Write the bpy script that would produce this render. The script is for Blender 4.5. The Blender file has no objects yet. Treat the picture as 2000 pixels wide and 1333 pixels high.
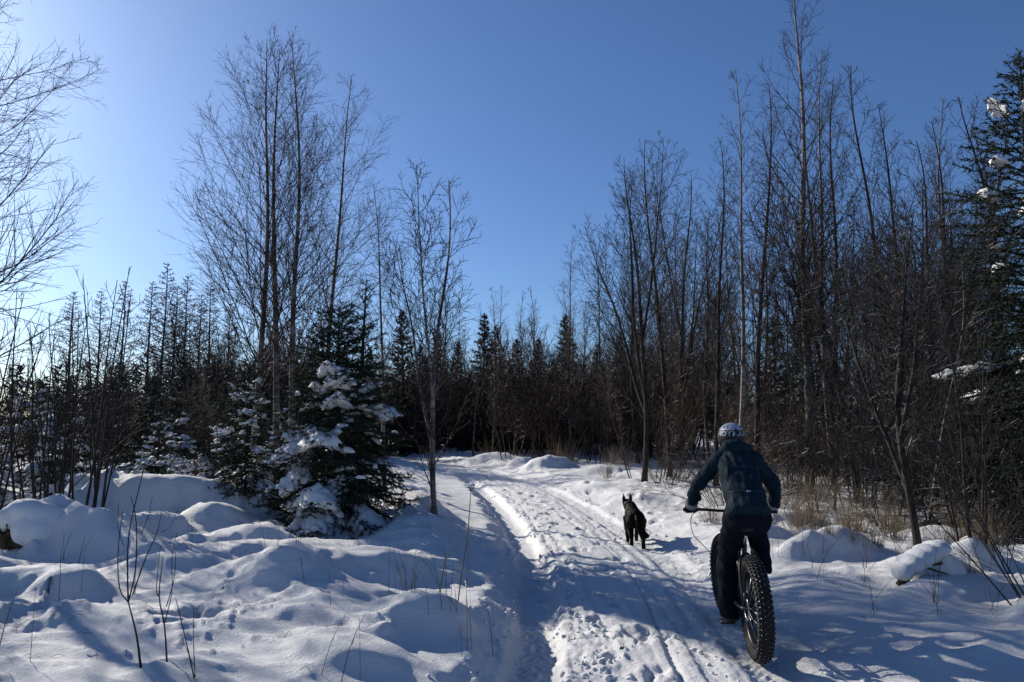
import bpy, math
import numpy as np
from math import radians, sin, cos, pi
from mathutils import Vector, Matrix

# ------------------------------------------------------------------ camera, sky, sun, exposure
scene = bpy.context.scene
COL = scene.collection
cam_d = bpy.data.cameras.new("camera"); cam = bpy.data.objects.new("camera", cam_d); COL.objects.link(cam)
cam_d.sensor_width = 36.0; cam_d.lens = 26.0; cam_d.clip_start = 0.05; cam_d.clip_end = 2000
cam.location = (0, 0, 1.7); cam.rotation_euler = (pi / 2 + math.atan(154 / 1444), 0, 0)
scene.camera = cam

SUN_AZ, SUN_EL = radians(-47), radians(24.5)      # azimuth from +Y, clockwise
world = bpy.data.worlds.new("World"); scene.world = world; world.use_nodes = True
wn = world.node_tree
bg = wn.nodes["Background"]
sky = wn.nodes.new("ShaderNodeTexSky"); sky.sky_type = 'NISHITA'; sky.sun_disc = False
sky.sun_elevation = SUN_EL; sky.sun_rotation = SUN_AZ
sky.altitude = 900; sky.air_density = 1.0; sky.dust_density = 1.4; sky.ozone_density = 2.0
wb = wn.nodes.new("ShaderNodeMix"); wb.data_type = 'RGBA'; wb.blend_type = 'MULTIPLY'; wb.inputs[0].default_value = 1.0
wb.inputs[7].default_value = (0.77, 1.04, 1.46, 1)          # the camera's cold white balance, the same over the whole sky
wn.links.new(sky.outputs[0], wb.inputs[6]); wn.links.new(wb.outputs[2], bg.inputs[0]); bg.inputs[1].default_value = 0.06

sun_d = bpy.data.lights.new("sun", 'SUN'); sun_d.energy = 5.0; sun_d.angle = radians(0.53); sun_d.color = (1.0, 0.93, 0.82)
sun = bpy.data.objects.new("sun", sun_d); COL.objects.link(sun)
sv = Vector((sin(SUN_AZ) * cos(SUN_EL), cos(SUN_AZ) * cos(SUN_EL), sin(SUN_EL)))
sun.rotation_euler = sv.to_track_quat('Z', 'Y').to_euler(); sun.location = (-20, 20, 20)

vs = scene.view_settings
vs.view_transform = 'Standard'; vs.look = 'None'; vs.gamma = 1.0; vs.exposure = 0.36; vs.use_curve_mapping = False
cy = scene.cycles
cy.max_bounces = 5; cy.diffuse_bounces = 3; cy.glossy_bounces = 2; cy.transmission_bounces = 2
cy.transparent_max_bounces = 4; cy.use_denoising = True; cy.sample_clamp_indirect = 4.0
cy.caustics_reflective = False; cy.caustics_refractive = False

rng = np.random.default_rng(11)

# ------------------------------------------------------------------ noise
def _hash(ix, iy, seed):
    h = (ix.astype(np.int64) * 374761393 + iy.astype(np.int64) * 668265263 + seed * 974634777) & 0xFFFFFFFF
    h = ((h ^ (h >> 13)) * 1274126177) & 0xFFFFFFFF
    return ((h ^ (h >> 16)) & 0xFFFF) / 65535.0
def noise2(x, y, seed=0):
    ix, iy = np.floor(x), np.floor(y); fx, fy = x - ix, y - iy
    def grad(a, b):
        an = _hash(ix + a, iy + b, seed) * 2 * pi
        return np.cos(an) * (fx - a) + np.sin(an) * (fy - b)
    u = fx * fx * fx * (fx * (fx * 6 - 15) + 10); v = fy * fy * fy * (fy * (fy * 6 - 15) + 10)
    n = (grad(0, 0) * (1 - u) + grad(1, 0) * u) * (1 - v) + (grad(0, 1) * (1 - u) + grad(1, 1) * u) * v
    return n * 1.5
def noise3(P, s, seed=0):        # cheap smooth 3d noise for cloth and snow lumps
    x, y, z = (P * s).T
    return (noise2(x + z * 0.37, y - z * 0.61, seed) + noise2(y + x * 0.29 + 9.1, z + x * 0.43, seed + 5) + noise2(z - y * 0.33, x + 3.7, seed + 9)) / 2.0
def sstep(a, b, x):
    t = np.clip((x - a) / (b - a), 0, 1); return t * t * (3 - 2 * t)

# ------------------------------------------------------------------ materials
MAT = {}
def nodes_of(name):
    m = bpy.data.materials.new(name); m.use_nodes = True; MAT[name] = m
    nt = m.node_tree; b = nt.nodes["Principled BSDF"]
    return m, nt, b
def N(nt, typ, **kw):
    n = nt.nodes.new(typ)
    for k, v in kw.items():
        if k.startswith('i_'): n.inputs[k[2:].replace('_', ' ')].default_value = v
        else: setattr(n, k, v)
    return n
def ramp(nt, fac, stops):
    r = nt.nodes.new("ShaderNodeValToRGB"); e = r.color_ramp.elements
    while len(e) < len(stops): e.new(0.5)
    for el, (p, c) in zip(e, stops): el.position = p; el.color = (*c, 1)
    nt.links.new(fac, r.inputs[0]); return r
def noise_node(nt, scale, detail=4, rough=0.6, space='Object', stretch=None):
    tc = nt.nodes.new("ShaderNodeTexCoord"); n = nt.nodes.new("ShaderNodeTexNoise")
    n.inputs['Scale'].default_value = scale; n.inputs['Detail'].default_value = detail; n.inputs['Roughness'].default_value = rough
    if stretch:
        mp = nt.nodes.new("ShaderNodeMapping"); mp.inputs['Scale'].default_value = stretch
        nt.links.new(tc.outputs[space], mp.inputs[0]); nt.links.new(mp.outputs[0], n.inputs['Vector'])
    else: nt.links.new(tc.outputs[space], n.inputs['Vector'])
    return n
def bump(nt, b, height, strength, dist):
    bp = nt.nodes.new("ShaderNodeBump"); bp.inputs['Strength'].default_value = strength; bp.inputs['Distance'].default_value = dist
    nt.links.new(height, bp.inputs['Height']); nt.links.new(bp.outputs[0], b.inputs['Normal']); return bp
def plain(name, c1, c2, scale, rough=0.7, bs=0.3, bd=0.005, spec=0.3, metal=0.0, stretch=None, detail=4):
    m, nt, b = nodes_of(name); n = noise_node(nt, scale, detail, stretch=stretch)
    r = ramp(nt, n.outputs[0], [(0.35, c1), (0.65, c2)])
    nt.links.new(r.outputs[0], b.inputs['Base Color']); b.inputs['Roughness'].default_value = rough
    b.inputs['Specular IOR Level'].default_value = spec; b.inputs['Metallic'].default_value = metal
    if bs: bump(nt, b, n.outputs[0], bs, bd)
    return m

def snow_material(name, fine, dist):
    m, nt, b = nodes_of(name)
    a = noise_node(nt, fine, 5, 0.75); c = noise_node(nt, 3.0, 3, 0.5)
    r = ramp(nt, c.outputs[0], [(0.3, (0.70, 0.71, 0.72)), (0.7, (0.77, 0.77, 0.77))])
    nt.links.new(r.outputs[0], b.inputs['Base Color'])
    b.inputs['Roughness'].default_value = 0.75; b.inputs['Specular IOR Level'].default_value = 0.25
    bump(nt, b, a.outputs[0], 0.8, dist)
    return m
snow_material('snow', 42, 0.035)
snow_material('snow_clump', 40, 0.02)

def frosted(name, c1, c2, thr, amount, rough=0.8, needle=False):
    """bark or needles with snow lying on what faces up"""
    m, nt, b = nodes_of(name); n = noise_node(nt, 9.0, 3)
    r = ramp(nt, n.outputs[0], [(0.35, c1), (0.65, c2)])
    g = nt.nodes.new("ShaderNodeNewGeometry"); sx = nt.nodes.new("ShaderNodeSeparateXYZ")
    nt.links.new(g.outputs['Normal'], sx.inputs[0])
    up = N(nt, "ShaderNodeMapRange"); up.inputs['From Min'].default_value = thr; up.inputs['From Max'].default_value = thr + 0.15
    nt.links.new(sx.outputs['Z'], up.inputs['Value'])
    p = noise_node(nt, 2.6, 3); pm = N(nt, "ShaderNodeMapRange")
    pm.inputs['From Min'].default_value = 1 - amount - 0.05; pm.inputs['From Max'].default_value = 1 - amount + 0.05
    nt.links.new(p.outputs[0], pm.inputs['Value'])
    mu = N(nt, "ShaderNodeMath", operation='MULTIPLY'); nt.links.new(up.outputs[0], mu.inputs[0]); nt.links.new(pm.outputs[0], mu.inputs[1])
    mx = N(nt, "ShaderNodeMix", data_type='RGBA'); nt.links.new(mu.outputs[0], mx.inputs['Factor'])
    nt.links.new(r.outputs[0], mx.inputs[6]); mx.inputs[7].default_value = (0.72, 0.73, 0.75, 1)
    nt.links.new(mx.outputs[2], b.inputs['Base Color']); b.inputs['Roughness'].default_value = rough
    b.inputs['Specular IOR Level'].default_value = 0.3
    return m
frosted('twig_thicket', (0.024, 0.014, 0.010), (0.05, 0.030, 0.021), 0.6, 0.46)
frosted('twig_dark', (0.015, 0.012, 0.011), (0.032, 0.025, 0.022), 0.62, 0.42)
frosted('needle_near', (0.008, 0.015, 0.008), (0.018, 0.03, 0.014), 0.88, 0.26)
frosted('needle_far', (0.010, 0.018, 0.012), (0.02, 0.034, 0.018), 0.75, 0.38)
plain('twig_birch', (0.028, 0.018, 0.015), (0.055, 0.038, 0.03), 8, rough=0.75, bs=0, spec=0.15)
plain('bark_dark', (0.012, 0.010, 0.009), (0.042, 0.034, 0.029), 18, rough=0.9, bs=0.8, bd=0.02, stretch=(1, 1, 0.25))
plain('wood_rotten', (0.012, 0.008, 0.005), (0.10, 0.06, 0.034), 14, rough=0.9, bs=0.9, bd=0.03, stretch=(1, 1, 0.3))
def birch_bark():
    m, nt, b = nodes_of('bark_birch')
    a = noise_node(nt, 9, 5, 0.65, stretch=(1.0, 1.0, 5.0)); c = noise_node(nt, 2.2, 3, 0.6)
    r1 = ramp(nt, a.outputs[0], [(0.40, (0.025, 0.02, 0.018)), (0.50, (0.22, 0.205, 0.185))])
    r2 = ramp(nt, c.outputs[0], [(0.38, (0.16, 0.13, 0.11)), (0.62, (1.0, 1.0, 1.0))])
    mx = N(nt, "ShaderNodeMix", data_type='RGBA', blend_type='MULTIPLY'); mx.inputs['Factor'].default_value = 1
    nt.links.new(r1.outputs[0], mx.inputs[6]); nt.links.new(r2.outputs[0], mx.inputs[7])
    nt.links.new(mx.outputs[2], b.inputs['Base Color']); b.inputs['Roughness'].default_value = 0.75
    bump(nt, b, a.outputs[0], 0.4, 0.01)
birch_bark()
plain('dry_grass', (0.10, 0.075, 0.045), (0.22, 0.165, 0.10), 12, rough=0.8, bs=0)
plain('dry_stalk', (0.05, 0.035, 0.025), (0.12, 0.085, 0.055), 12, rough=0.7, bs=0)
plain('jacket_cloth', (0.002, 0.012, 0.021), (0.0035, 0.018, 0.031), 30, rough=0.8, bs=0.25, bd=0.004, spec=0.15)
plain('seam_tape', (0.006, 0.022, 0.034), (0.010, 0.032, 0.046), 30, rough=0.5, bs=0)
plain('jacket_cuff', (0.18, 0.20, 0.22), (0.26, 0.28, 0.30), 40, rough=0.7, bs=0.2, bd=0.002)
plain('trouser_cloth', (0.003, 0.0045, 0.009), (0.006, 0.008, 0.014), 25, rough=0.85, bs=0.3, bd=0.004, spec=0.12)
plain('glove_leather', (0.008, 0.008, 0.009), (0.02, 0.02, 0.022), 60, rough=0.6, bs=0.3, bd=0.002)
plain('boot_leather', (0.010, 0.010, 0.011), (0.03, 0.028, 0.027), 40, rough=0.5, bs=0.3, bd=0.002)
plain('skin', (0.45, 0.26, 0.19), (0.52, 0.31, 0.23), 30, rough=0.5, bs=0.1, bd=0.001)
plain('hair', (0.02, 0.013, 0.009), (0.04, 0.026, 0.018), 60, rough=0.5, bs=0.3, bd=0.003)
plain('helmet_white', (0.33, 0.36, 0.42), (0.38, 0.41, 0.47), 6, rough=0.35, bs=0)
plain('helmet_black', (0.008, 0.008, 0.009), (0.014, 0.014, 0.015), 20, rough=0.5, bs=0)
plain('letter_white', (0.36, 0.40, 0.48), (0.42, 0.46, 0.54), 10, rough=0.5, bs=0)
plain('frame_paint', (0.006, 0.006, 0.007), (0.012, 0.012, 0.013), 8, rough=0.3, bs=0, spec=0.6)
plain('metal_silver', (0.45, 0.45, 0.46), (0.6, 0.6, 0.6), 30, rough=0.3, bs=0, metal=1.0)
plain('metal_dark', (0.03, 0.03, 0.032), (0.06, 0.06, 0.062), 30, rough=0.4, bs=0, metal=0.8)
plain('tyre_rubber', (0.008, 0.008, 0.008), (0.018, 0.018, 0.018), 40, rough=0.75, bs=0.3, bd=0.002)
plain('dog_fur', (0.0012, 0.0012, 0.0012), (0.004, 0.0035, 0.0035), 70, rough=0.6, bs=0.6, bd=0.006, spec=0.10, stretch=(1, .25, .6))
plain('dog_eye', (0.02, 0.012, 0.006), (0.03, 0.02, 0.01), 10, rough=0.15, bs=0)
plain('collar', (0.12, 0.12, 0.12), (0.18, 0.18, 0.18), 30, rough=0.4, bs=0)

# ------------------------------------------------------------------ mesh helpers
def make_mesh(name, V, quads=None, tris=None, mat=None, smooth=True):
    me = bpy.data.meshes.new(name)
    V = np.ascontiguousarray(V, dtype=np.float32)
    q = np.zeros((0, 4), np.int32) if quads is None else np.asarray(quads, np.int32)
    t = np.zeros((0, 3), np.int32) if tris is None else np.asarray(tris, np.int32)
    me.vertices.add(len(V)); me.vertices.foreach_set('co', V.ravel())
    me.loops.add(q.size + t.size)
    me.loops.foreach_set('vertex_index', np.concatenate([q.ravel(), t.ravel()]))
    me.polygons.add(len(q) + len(t))
    st = np.concatenate([np.arange(len(q)) * 4, q.size + np.arange(len(t)) * 3])
    me.polygons.foreach_set('loop_start', st.astype(np.int32))
    me.update(calc_edges=True)
    if smooth: me.polygons.foreach_set('use_smooth', np.ones(len(q) + len(t), bool))
    if mat: me.materials.append(MAT[mat])
    return me
def obj(name, data, parent=None, loc=None):
    o = bpy.data.objects.new(name, data); COL.objects.link(o)
    if parent is not None: o.parent = parent
    if loc is not None: o.location = loc
    return o
def tag(o, label=None, cat=None, group=None, kind=None):
    if label: o['label'] = label
    if cat: o['category'] = cat
    if group: o['group'] = group
    if kind: o['kind'] = kind
    return o
def thing(name, label, cat, loc=(0, 0, 0), rot=(0, 0, 0), scale=1.0, group=None, parts=(), single=None):
    """an empty at the thing's base that parents its parts, or one mesh"""
    o = obj(name, single); o.location = loc; o.rotation_euler = rot
    o.scale = (scale,) * 3 if np.isscalar(scale) else scale
    if single is None: o.empty_display_size = 0.2
    tag(o, label, cat, group)
    for pn, me in parts:
        c = obj(pn, me, o)
        if pn == 'snow_load': c['kind'] = 'stuff'
    return o
class MB:
    """collects vertices, quads and tris for one mesh"""
    def __init__(s): s.V, s.Q, s.T, s.n = [], [], [], 0
    def add(s, V, Q=None, T=None):
        V = np.asarray(V, float).reshape(-1, 3); s.V.append(V)
        if Q is not None and len(Q): s.Q.append(np.asarray(Q) + s.n)
        if T is not None and len(T): s.T.append(np.asarray(T) + s.n)
        s.n += len(V); return s
    def build(s, name, mat, smooth=True):
        return make_mesh(name, np.concatenate(s.V), np.concatenate(s.Q) if s.Q else None, np.concatenate(s.T) if s.T else None, mat, smooth)
def norm(a): return a / np.maximum(np.linalg.norm(a, axis=-1, keepdims=True), 1e-9)
def tubes(P, R, S, cap=False):
    """P (N,K,3), R (N,K) -> verts, quads, tris"""
    P = np.asarray(P, float); R = np.asarray(R, float)
    n, K, _ = P.shape
    T = np.empty_like(P); T[:, 1:-1] = P[:, 2:] - P[:, :-2]; T[:, 0] = P[:, 1] - P[:, 0]; T[:, -1] = P[:, -1] - P[:, -2]
    T = norm(T); mT = np.abs(T.mean(1)); ref = np.zeros((n, 1, 3)); ref[np.arange(n), 0, mT.argmin(1)] = 1
    U = norm(np.cross(T, ref)); W = np.cross(T, U)
    a = np.arange(S) * 2 * pi / S
    V = P[:, :, None] + R[:, :, None, None] * (U[:, :, None] * np.cos(a)[:, None] + W[:, :, None] * np.sin(a)[:, None])
    b = (np.arange(n) * K * S)[:, None, None] + (np.arange(K - 1) * S)[None, :, None]
    i = np.arange(S)[None, None]; j = (i + 1) % S
    Q = np.stack([b + i, b + j, b + S + j, b + S + i], -1).reshape(-1, 4)
    V = V.reshape(-1, 3); Tr = None
    if cap:
        c = np.concatenate([P[:, 0], P[:, -1]]); nV = len(V); V = np.concatenate([V, c])
        i1 = np.arange(S); j1 = (i1 + 1) % S; b0 = (np.arange(n) * K * S)[:, None]; b1 = b0 + (K - 1) * S
        t0 = np.stack([np.broadcast_to((nV + np.arange(n))[:, None], (n, S)), b0 + j1, b0 + i1], -1)
        t1 = np.stack([np.broadcast_to((nV + n + np.arange(n))[:, None], (n, S)), b1 + i1, b1 + j1], -1)
        Tr = np.concatenate([t0.reshape(-1, 3), t1.reshape(-1, 3)])
    return V, Q, Tr
def tube1(mb, pts, rad, S=8, cap=True, sub=1):
    pts = np.asarray(pts, float); rad = np.broadcast_to(np.asarray(rad, float), (len(pts),)).copy()
    if sub > 1: pts, rad = spline(pts, rad, sub)
    V, Q, T = tubes(pts[None], rad[None], S, cap); mb.add(V, Q, T); return mb
def spline(p, r, sub):
    n = len(p); t = np.linspace(0, n - 1, (n - 1) * sub + 1); i = np.clip(t.astype(int), 0, n - 2); f = (t - i)[:, None]
    pm = np.vstack([2 * p[0] - p[1], p, 2 * p[-1] - p[-2]])
    a, b, c, d = pm[i], pm[i + 1], pm[i + 2], pm[i + 3]
    q = 0.5 * (2 * b + (c - a) * f + (2 * a - 5 * b + 4 * c - d) * f ** 2 + (3 * b - a - 3 * c + d) * f ** 3)
    return q, np.interp(t, np.arange(n), r)
def ell(mb, c, r, rot=None, nu=16, nv=10):
    u = np.arange(nu) * 2 * pi / nu; v = np.linspace(0, pi, nv + 1)[1:-1]
    V = np.stack([np.outer(np.sin(v), np.cos(u)), np.outer(np.sin(v), np.sin(u)), np.outer(np.cos(v), np.ones(nu))], -1).reshape(-1, 3)
    V = np.vstack([V, [0, 0, 1], [0, 0, -1]]) * np.asarray(r)
    if rot is not None: V = V @ np.array(rot.to_matrix()).T if hasattr(rot, 'to_matrix') else V @ np.asarray(rot).T
    V = V + np.asarray(c); nr = nv - 1; i = np.arange(nu); j = (i + 1) % nu
    Q = np.concatenate([np.stack([k * nu + i, (k + 1) * nu + i, (k + 1) * nu + j, k * nu + j], -1) for k in range(nr - 1)])
    top, bot = nr * nu, nr * nu + 1
    T = np.concatenate([np.stack([np.full(nu, top), i, j], -1), np.stack([np.full(nu, bot), (nr - 1) * nu + j, (nr - 1) * nu + i], -1)])
    mb.add(V, Q, T); return mb
def box(mb, c, h, M=None):
    V = np.array([[x, y, z] for x in (-1, 1) for y in (-1, 1) for z in (-1, 1)], float) * np.asarray(h)
    if M is not None: V = V @ np.asarray(M).T
    mb.add(V + np.asarray(c), [[0, 1, 3, 2], [4, 6, 7, 5], [0, 4, 5, 1], [2, 3, 7, 6], [0, 2, 6, 4], [1, 5, 7, 3]]); return mb
def remesh(mb, name, mat, voxel, smooth=4, disp=None):
    """closed shapes fused into one continuous surface"""
    me = mb.build(name + '_src', mat); o = bpy.data.objects.new('tmp', me); COL.objects.link(o)
    r = o.modifiers.new('r', 'REMESH'); r.mode = 'VOXEL'; r.voxel_size = voxel; r.use_smooth_shade = True
    if smooth: s = o.modifiers.new('s', 'SMOOTH'); s.factor = 0.5; s.iterations = smooth
    bpy.context.view_layer.update()
    dg = bpy.context.evaluated_depsgraph_get()
    out = bpy.data.meshes.new_from_object(o.evaluated_get(dg)); out.name = name
    bpy.data.objects.remove(o); bpy.data.meshes.remove(me)
    if disp is not None:
        n = len(out.vertices); V = np.empty(n * 3, np.float32); out.vertices.foreach_get('co', V); V = V.reshape(-1, 3)
        nr = np.empty(n * 3, np.float32); out.vertices.foreach_get('normal', nr); nr = nr.reshape(-1, 3)
        V = V + nr * disp(V.astype(float))[:, None]; out.vertices.foreach_set('co', V.astype(np.float32).ravel()); out.update()
    out.materials.clear(); out.materials.append(MAT[mat])
    out.polygons.foreach_set('use_smooth', np.ones(len(out.polygons), bool))
    return out

# ------------------------------------------------------------------ the snow ground
TRK = np.array([[-400, 0.6], [0, 0.85], [4, 0.93], [5.5, 0.98], [7.3, 1.1], [9.3, 1.1], [11.5, 0.92], [14.8, 0.6], [18.5, 0.12], [23, -0.8], [26, -1.75], [32, -4.3], [40, -9.2], [60, -25], [400, -300]])
_ty = np.linspace(-20, 80, 1001); _tx = np.interp(_ty, TRK[:, 0], TRK[:, 1])
_k = np.hanning(41); _k /= _k.sum(); _tx = np.convolve(np.pad(_tx, 20, 'edge'), _k, 'valid')
def track(y): return np.interp(y, _ty, _tx)
# hummocks of snow over tussocks, logs and stumps: x, y, half length, half width, turn, height, edge steepness
MOUNDS = [
    (-0.62, 5.6, .34, .30, .3, .25, 1.3), (-0.95, 4.75, .40, .26, -.4, .14, 1.6), (-0.25, 6.3, .55, .45, .9, .10, 1.2),
    (-1.35, 7.0, .85, .30, .35, .20, 1.4), (-1.95, 6.45, .33, .30, 0, .26, 1.3), (-2.35, 6.75, .45, .25, .5, .14, 1.4),
    (-1.55, 5.45, .50, .28, .4, .09, 1.3), (-2.35, 5.1, .55, .30, -.2, .09, 1.3), (-3.2, 5.3, .6, .34, .1, .10, 1.3),
    (-3.62, 6.25, .30, .24, 0, .20, 1.9), (-4.15, 6.45, .40, .25, .1, .20, 1.8), (-3.15, 7.05, .6, .22, .15, .13, 1.4),
    (-4.75, 8.5, .85, .34, -.08, .36, 1.4), (-5.35, 8.75, .40, .36, 0, .34, 1.5), (-4.35, 8.1, .70, .26, -.35, .30, 1.5), (-4.5, 9.3, .5, .22, 0, .30, 1.9),
    (-4.9, 10.6, 1.25, .42, 0.05, .62, 1.6), (-6.0, 11.1, .6, .45, .3, .5, 1.4), (-3.9, 9.8, .45, .35, .2, .28, 1.3), (-4.2, 11.9, .35, .4, 0, .5, 1.2),
    (-5.3, 7.1, .7, .26, .1, .2, 1.6), (-4.6, 5.7, .4, .25, 0, .14, 1.5), (-2.5, 8.2, .9, .35, .2, .14, 1.3), (-3.1, 8.9, .5, .3, 0, .18, 1.4),
    (-1.25, 9.9, .55, .6, .2, .26, 1.2), (-1.05, 9.0, .5, .6, .3, .16, 1.2), (-1.4, 11.2, .4, .7, .2, .34, 1.2), (-0.75, 8.0, .45, .8, .1, .12, 1.2),
    (3.75, 8.7, .42, .30, .3, .27, 1.3), (3.25, 8.6, .26, .16, .2, .15, 1.8), (3.5, 8.9, .9, .3, .2, .10, 1.2), (3.15, 9.9, .4, .3, 0, .2, 1.4), (4.2, 7.7, .5, .3, 0, .14, 1.4),
    (4.75, 7.7, .24, .2, 0, .26, 1.4), (4.2, 6.0, .30, .16, .2, .2, 1.6), (4.95, 6.4, .4, .25, 0, .22, 1.4), (3.85, 6.9, .5, .25, .5, .14, 1.3),
    (3.9, 11.0, .6, .35, 0, .22, 1.4), (5.4, 9.4, .7, .4, .2, .2, 1.3), (6.2, 8.1, .8, .5, 0, .2, 1.4),
    (1.25, 24.5, .75, .5, .2, .36, 1.8), (0.3, 25.6, .6, .4, 0, .3, 1.6), (-0.9, 28.5, 1.2, .4, -.3, .3, 1.5), (2.6, 21.5, .8, .4, .1, .22, 1.5), (1.9, 17.6, .6, .4, 0, .12, 1.4), (2.4, 14.8, .6, .35, 0, .12, 1.4),
]
PITS = [(rng.uniform(.15, 1.0), rng.uniform(4.3, 8.5), rng.uniform(.05, .10), rng.uniform(.02, .05)) for _ in range(14)]
PITS += [(1.0, 6.0, .12, .06), (0.62, 4.6, .09, .05), (0.85, 5.0, .08, .04), (-3.3, 5.2, .16, .06), (-3.9, 5.0, .2, .07), (-2.2, 5.4, .2, .06)]
for a_ in range(28):   # footprints up the middle of the track
    y_ = 8.5 + a_ * 0.62; PITS.append((float(track(y_)) + (.16 if a_ % 2 else -.10) + rng.normal(0, .05), y_, .11, .045))
for a_ in range(16):   # dog and boot prints on the right verge
    y_ = 11.5 + a_ * 0.8; PITS.append((float(track(y_)) + 1.75 + rng.normal(0, .15), y_, .10, .05))
def ground(X, Y):
    X = np.asarray(X, float); Y = np.asarray(Y, float)
    s = X - track(Y); far = np.hypot(X, Y)
    edge = noise2(X * 2.3, Y * 2.3, 3) * .10 + noise2(X * 7, Y * 7, 4) * .035
    onl = sstep(-1.06, -1.34, s + edge); onr = sstep(1.12, 1.95, s + edge); field = np.maximum(onl, onr)
    h = (0.17 + .12 * sstep(-1.3, -2.6, s)) * onl + 0.13 * onr + 0.06 * sstep(1.9, 4.0, s)
    # soft hummocky cover beside the track
    n1 = noise2(X * .55 + 3, Y * .55, 11); n2 = noise2(X * 1.25, Y * 1.25, 12); n3 = noise2(X * 2.9, Y * 2.9, 13)
    rid = 1 - np.abs(noise2(X * 1.7 + 7, Y * 2.4, 14)); n4 = noise2(X * 5.5, Y * 6.5, 15)
    puff = 0.08 * n1 + 0.04 * np.maximum(n2, -.25) + 0.013 * n3 + 0.03 * np.maximum(rid - .75, 0) * 4 * sstep(-.1, .4, n1) + .012 * n4 + .05 * np.maximum(1 - 2.2 * np.abs(noise2(X * .8 + Y * .35, Y * 1.5 - X * .3, 41)), 0) ** 2 * sstep(-.35, .25, noise2(X * .5, Y * .5, 42)) + .014 * np.maximum(1 - 2.4 * np.abs(noise2(X * 2.0 + Y * .6, Y * 3.2 - X * .6, 43)), 0) ** 2
    h += field * puff * (0.4 + 0.6 * sstep(1.2, 2.6, np.abs(s)))
    h += field * 0.25 * noise2(X * .11, Y * .11, 17) * sstep(4, 14, np.abs(s))
    # wind ripples
    h += field * 0.010 * np.sin(Y * 26 + 5 * noise2(X * .8, Y * .8, 19) + X * 3) * sstep(.0, .5, noise2(X * .6, Y * .6, 18))
    # ruts and crown
    a = np.abs(np.abs(s) - .83)
    rut = np.exp(-(a / (.20 + .03 * noise2(X * 1.5, Y * 1.5, 24) + .012 * noise2(X * 9, Y * 9, 25))) ** 6)
    on = 1 - field
    h += on * (-(0.12 - .06 * (s > 0)) * rut + 0.03 * np.exp(-(s / .42) ** 4))
    cl = noise2(X * 8, Y * 8, 31); c2 = noise2(X * 17, Y * 17, 32)
    h += 0.025 * np.exp(-((s + 1.10 + edge) / .16) ** 2) * on
    h += on * (1 - rut) * (.011 * noise2(s * 9, Y * .5, 26) + .006 * noise2(s * 22, Y * .9, 27) + .012 * cl * sstep(-.1, .5, noise2(X * 1.3, Y * .9, 28)) + .006 * c2)        # long packed ridges
    cl = noise2(X * 8, Y * 8, 31); c2 = noise2(X * 17, Y * 17, 32); c3 = noise2(X * 3.3, Y * 3.3, 33)
    churn = 1.15 * np.exp(-((s + .47) / .17) ** 2) * (.55 + .45 * sstep(-.2, .3, noise2(X * 1.1, Y * 1.1, 36))) + .35 * np.exp(-((s - .45) / .3) ** 2) * sstep(8, 11, Y) + .35 * np.exp(-((np.abs(s) - 1.12) / .14) ** 2)
    h += on * (churn * .75 * (.038 * np.maximum(cl, -.2) + .020 * c2 + .02 * c3) + rut * (.010 * c2 + .006 * cl) + (1 - np.minimum(churn, 1)) * .012 * c3)
    h += on * rut * (.007 * np.sin(Y * 55 + 3 * np.abs(s - np.sign(s) * .83) * 30) * sstep(-.4, .2, noise2(X * 2, Y * 2, 35)) + .010 * noise2(X * 24, Y * 24, 37))
    for off, dp, w in ((.16, .022, .022), (.34, .012, .05), (.46, .010, .03)):       # bicycle tracks along the crown
        dd = X - (track(Y) + off + .05 * np.sin(Y * .5 + off * 20))
        h -= on * dp * np.exp(-(dd / w) ** 2) * (1 + .4 * np.sin(Y * 70)) * sstep(16, 10, Y)
    for mx, my, ra, rb, rot, hh, st in MOUNDS:
        dx, dy = X - mx, Y - my; c_, s_ = cos(rot), sin(rot)
        r2 = ((dx * c_ + dy * s_) / ra) ** 2 + ((-dx * s_ + dy * c_) / rb) ** 2
        m = r2 < 9
        if np.any(m):
            rr = r2[m] * (1 + .35 * n2[m] + .3 * n3[m] + .22 * n4[m]); add = np.zeros_like(h); add[m] = hh * np.exp(-np.maximum(rr, 0) ** st); h = h + add
    for px, py, pr, pd in PITS:
        r2 = ((X - px) ** 2 + ((Y - py) / 1.25) ** 2) / pr ** 2 * (1 + .9 * cl + .5 * c2); m = (r2 < 8) & (r2 > -1)
        if np.any(m):
            add = np.zeros_like(h); add[m] = -pd * np.exp(-np.maximum(r2[m], 0) ** 2) + pd * .35 * np.exp(-((np.sqrt(np.maximum(r2[m], 0)) - 1.35) / .4) ** 2); h = h + add
    # hollow under the big spruce
    h -= .22 * np.exp(-(((X + 2.0) / .9) ** 2 + ((Y - 9.9) / .7) ** 2))
    return h
def gz(x, y): return float(ground(np.array([x]), np.array([y]))[0])

def build_ground():
    ang = np.concatenate([np.linspace(-180, -44, 50)[:-1], np.linspace(-44, 44, 690), np.linspace(44, 180, 50)[1:-1]])
    rad = np.concatenate([[0.3, .8, 1.4, 2.0, 2.6], np.geomspace(3.0, 60, 510), np.geomspace(62, 900, 26)])
    A = np.radians(ang); na, nr = len(A), len(rad)
    X = np.outer(rad, np.sin(A)); Y = np.outer(rad, np.cos(A))
    Z = ground(X.ravel(), Y.ravel())
    V = np.stack([X.ravel(), Y.ravel(), Z], -1); V = np.vstack([V, [0, 0, gz(0, 0)]])
    i = np.arange(na); j = (i + 1) % na; k = np.arange(nr - 1)[:, None] * na
    Q = np.stack([k + i, k + na + i, k + na + j, k + j], -1).reshape(-1, 4)
    T = np.stack([np.full(na, na * nr), i, j], -1)
    me = make_mesh('snow_ground', V, Q[:, ::-1], T[:, ::-1], 'snow')
    tag(obj('snow_ground', me), kind='structure')
build_ground()
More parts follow.
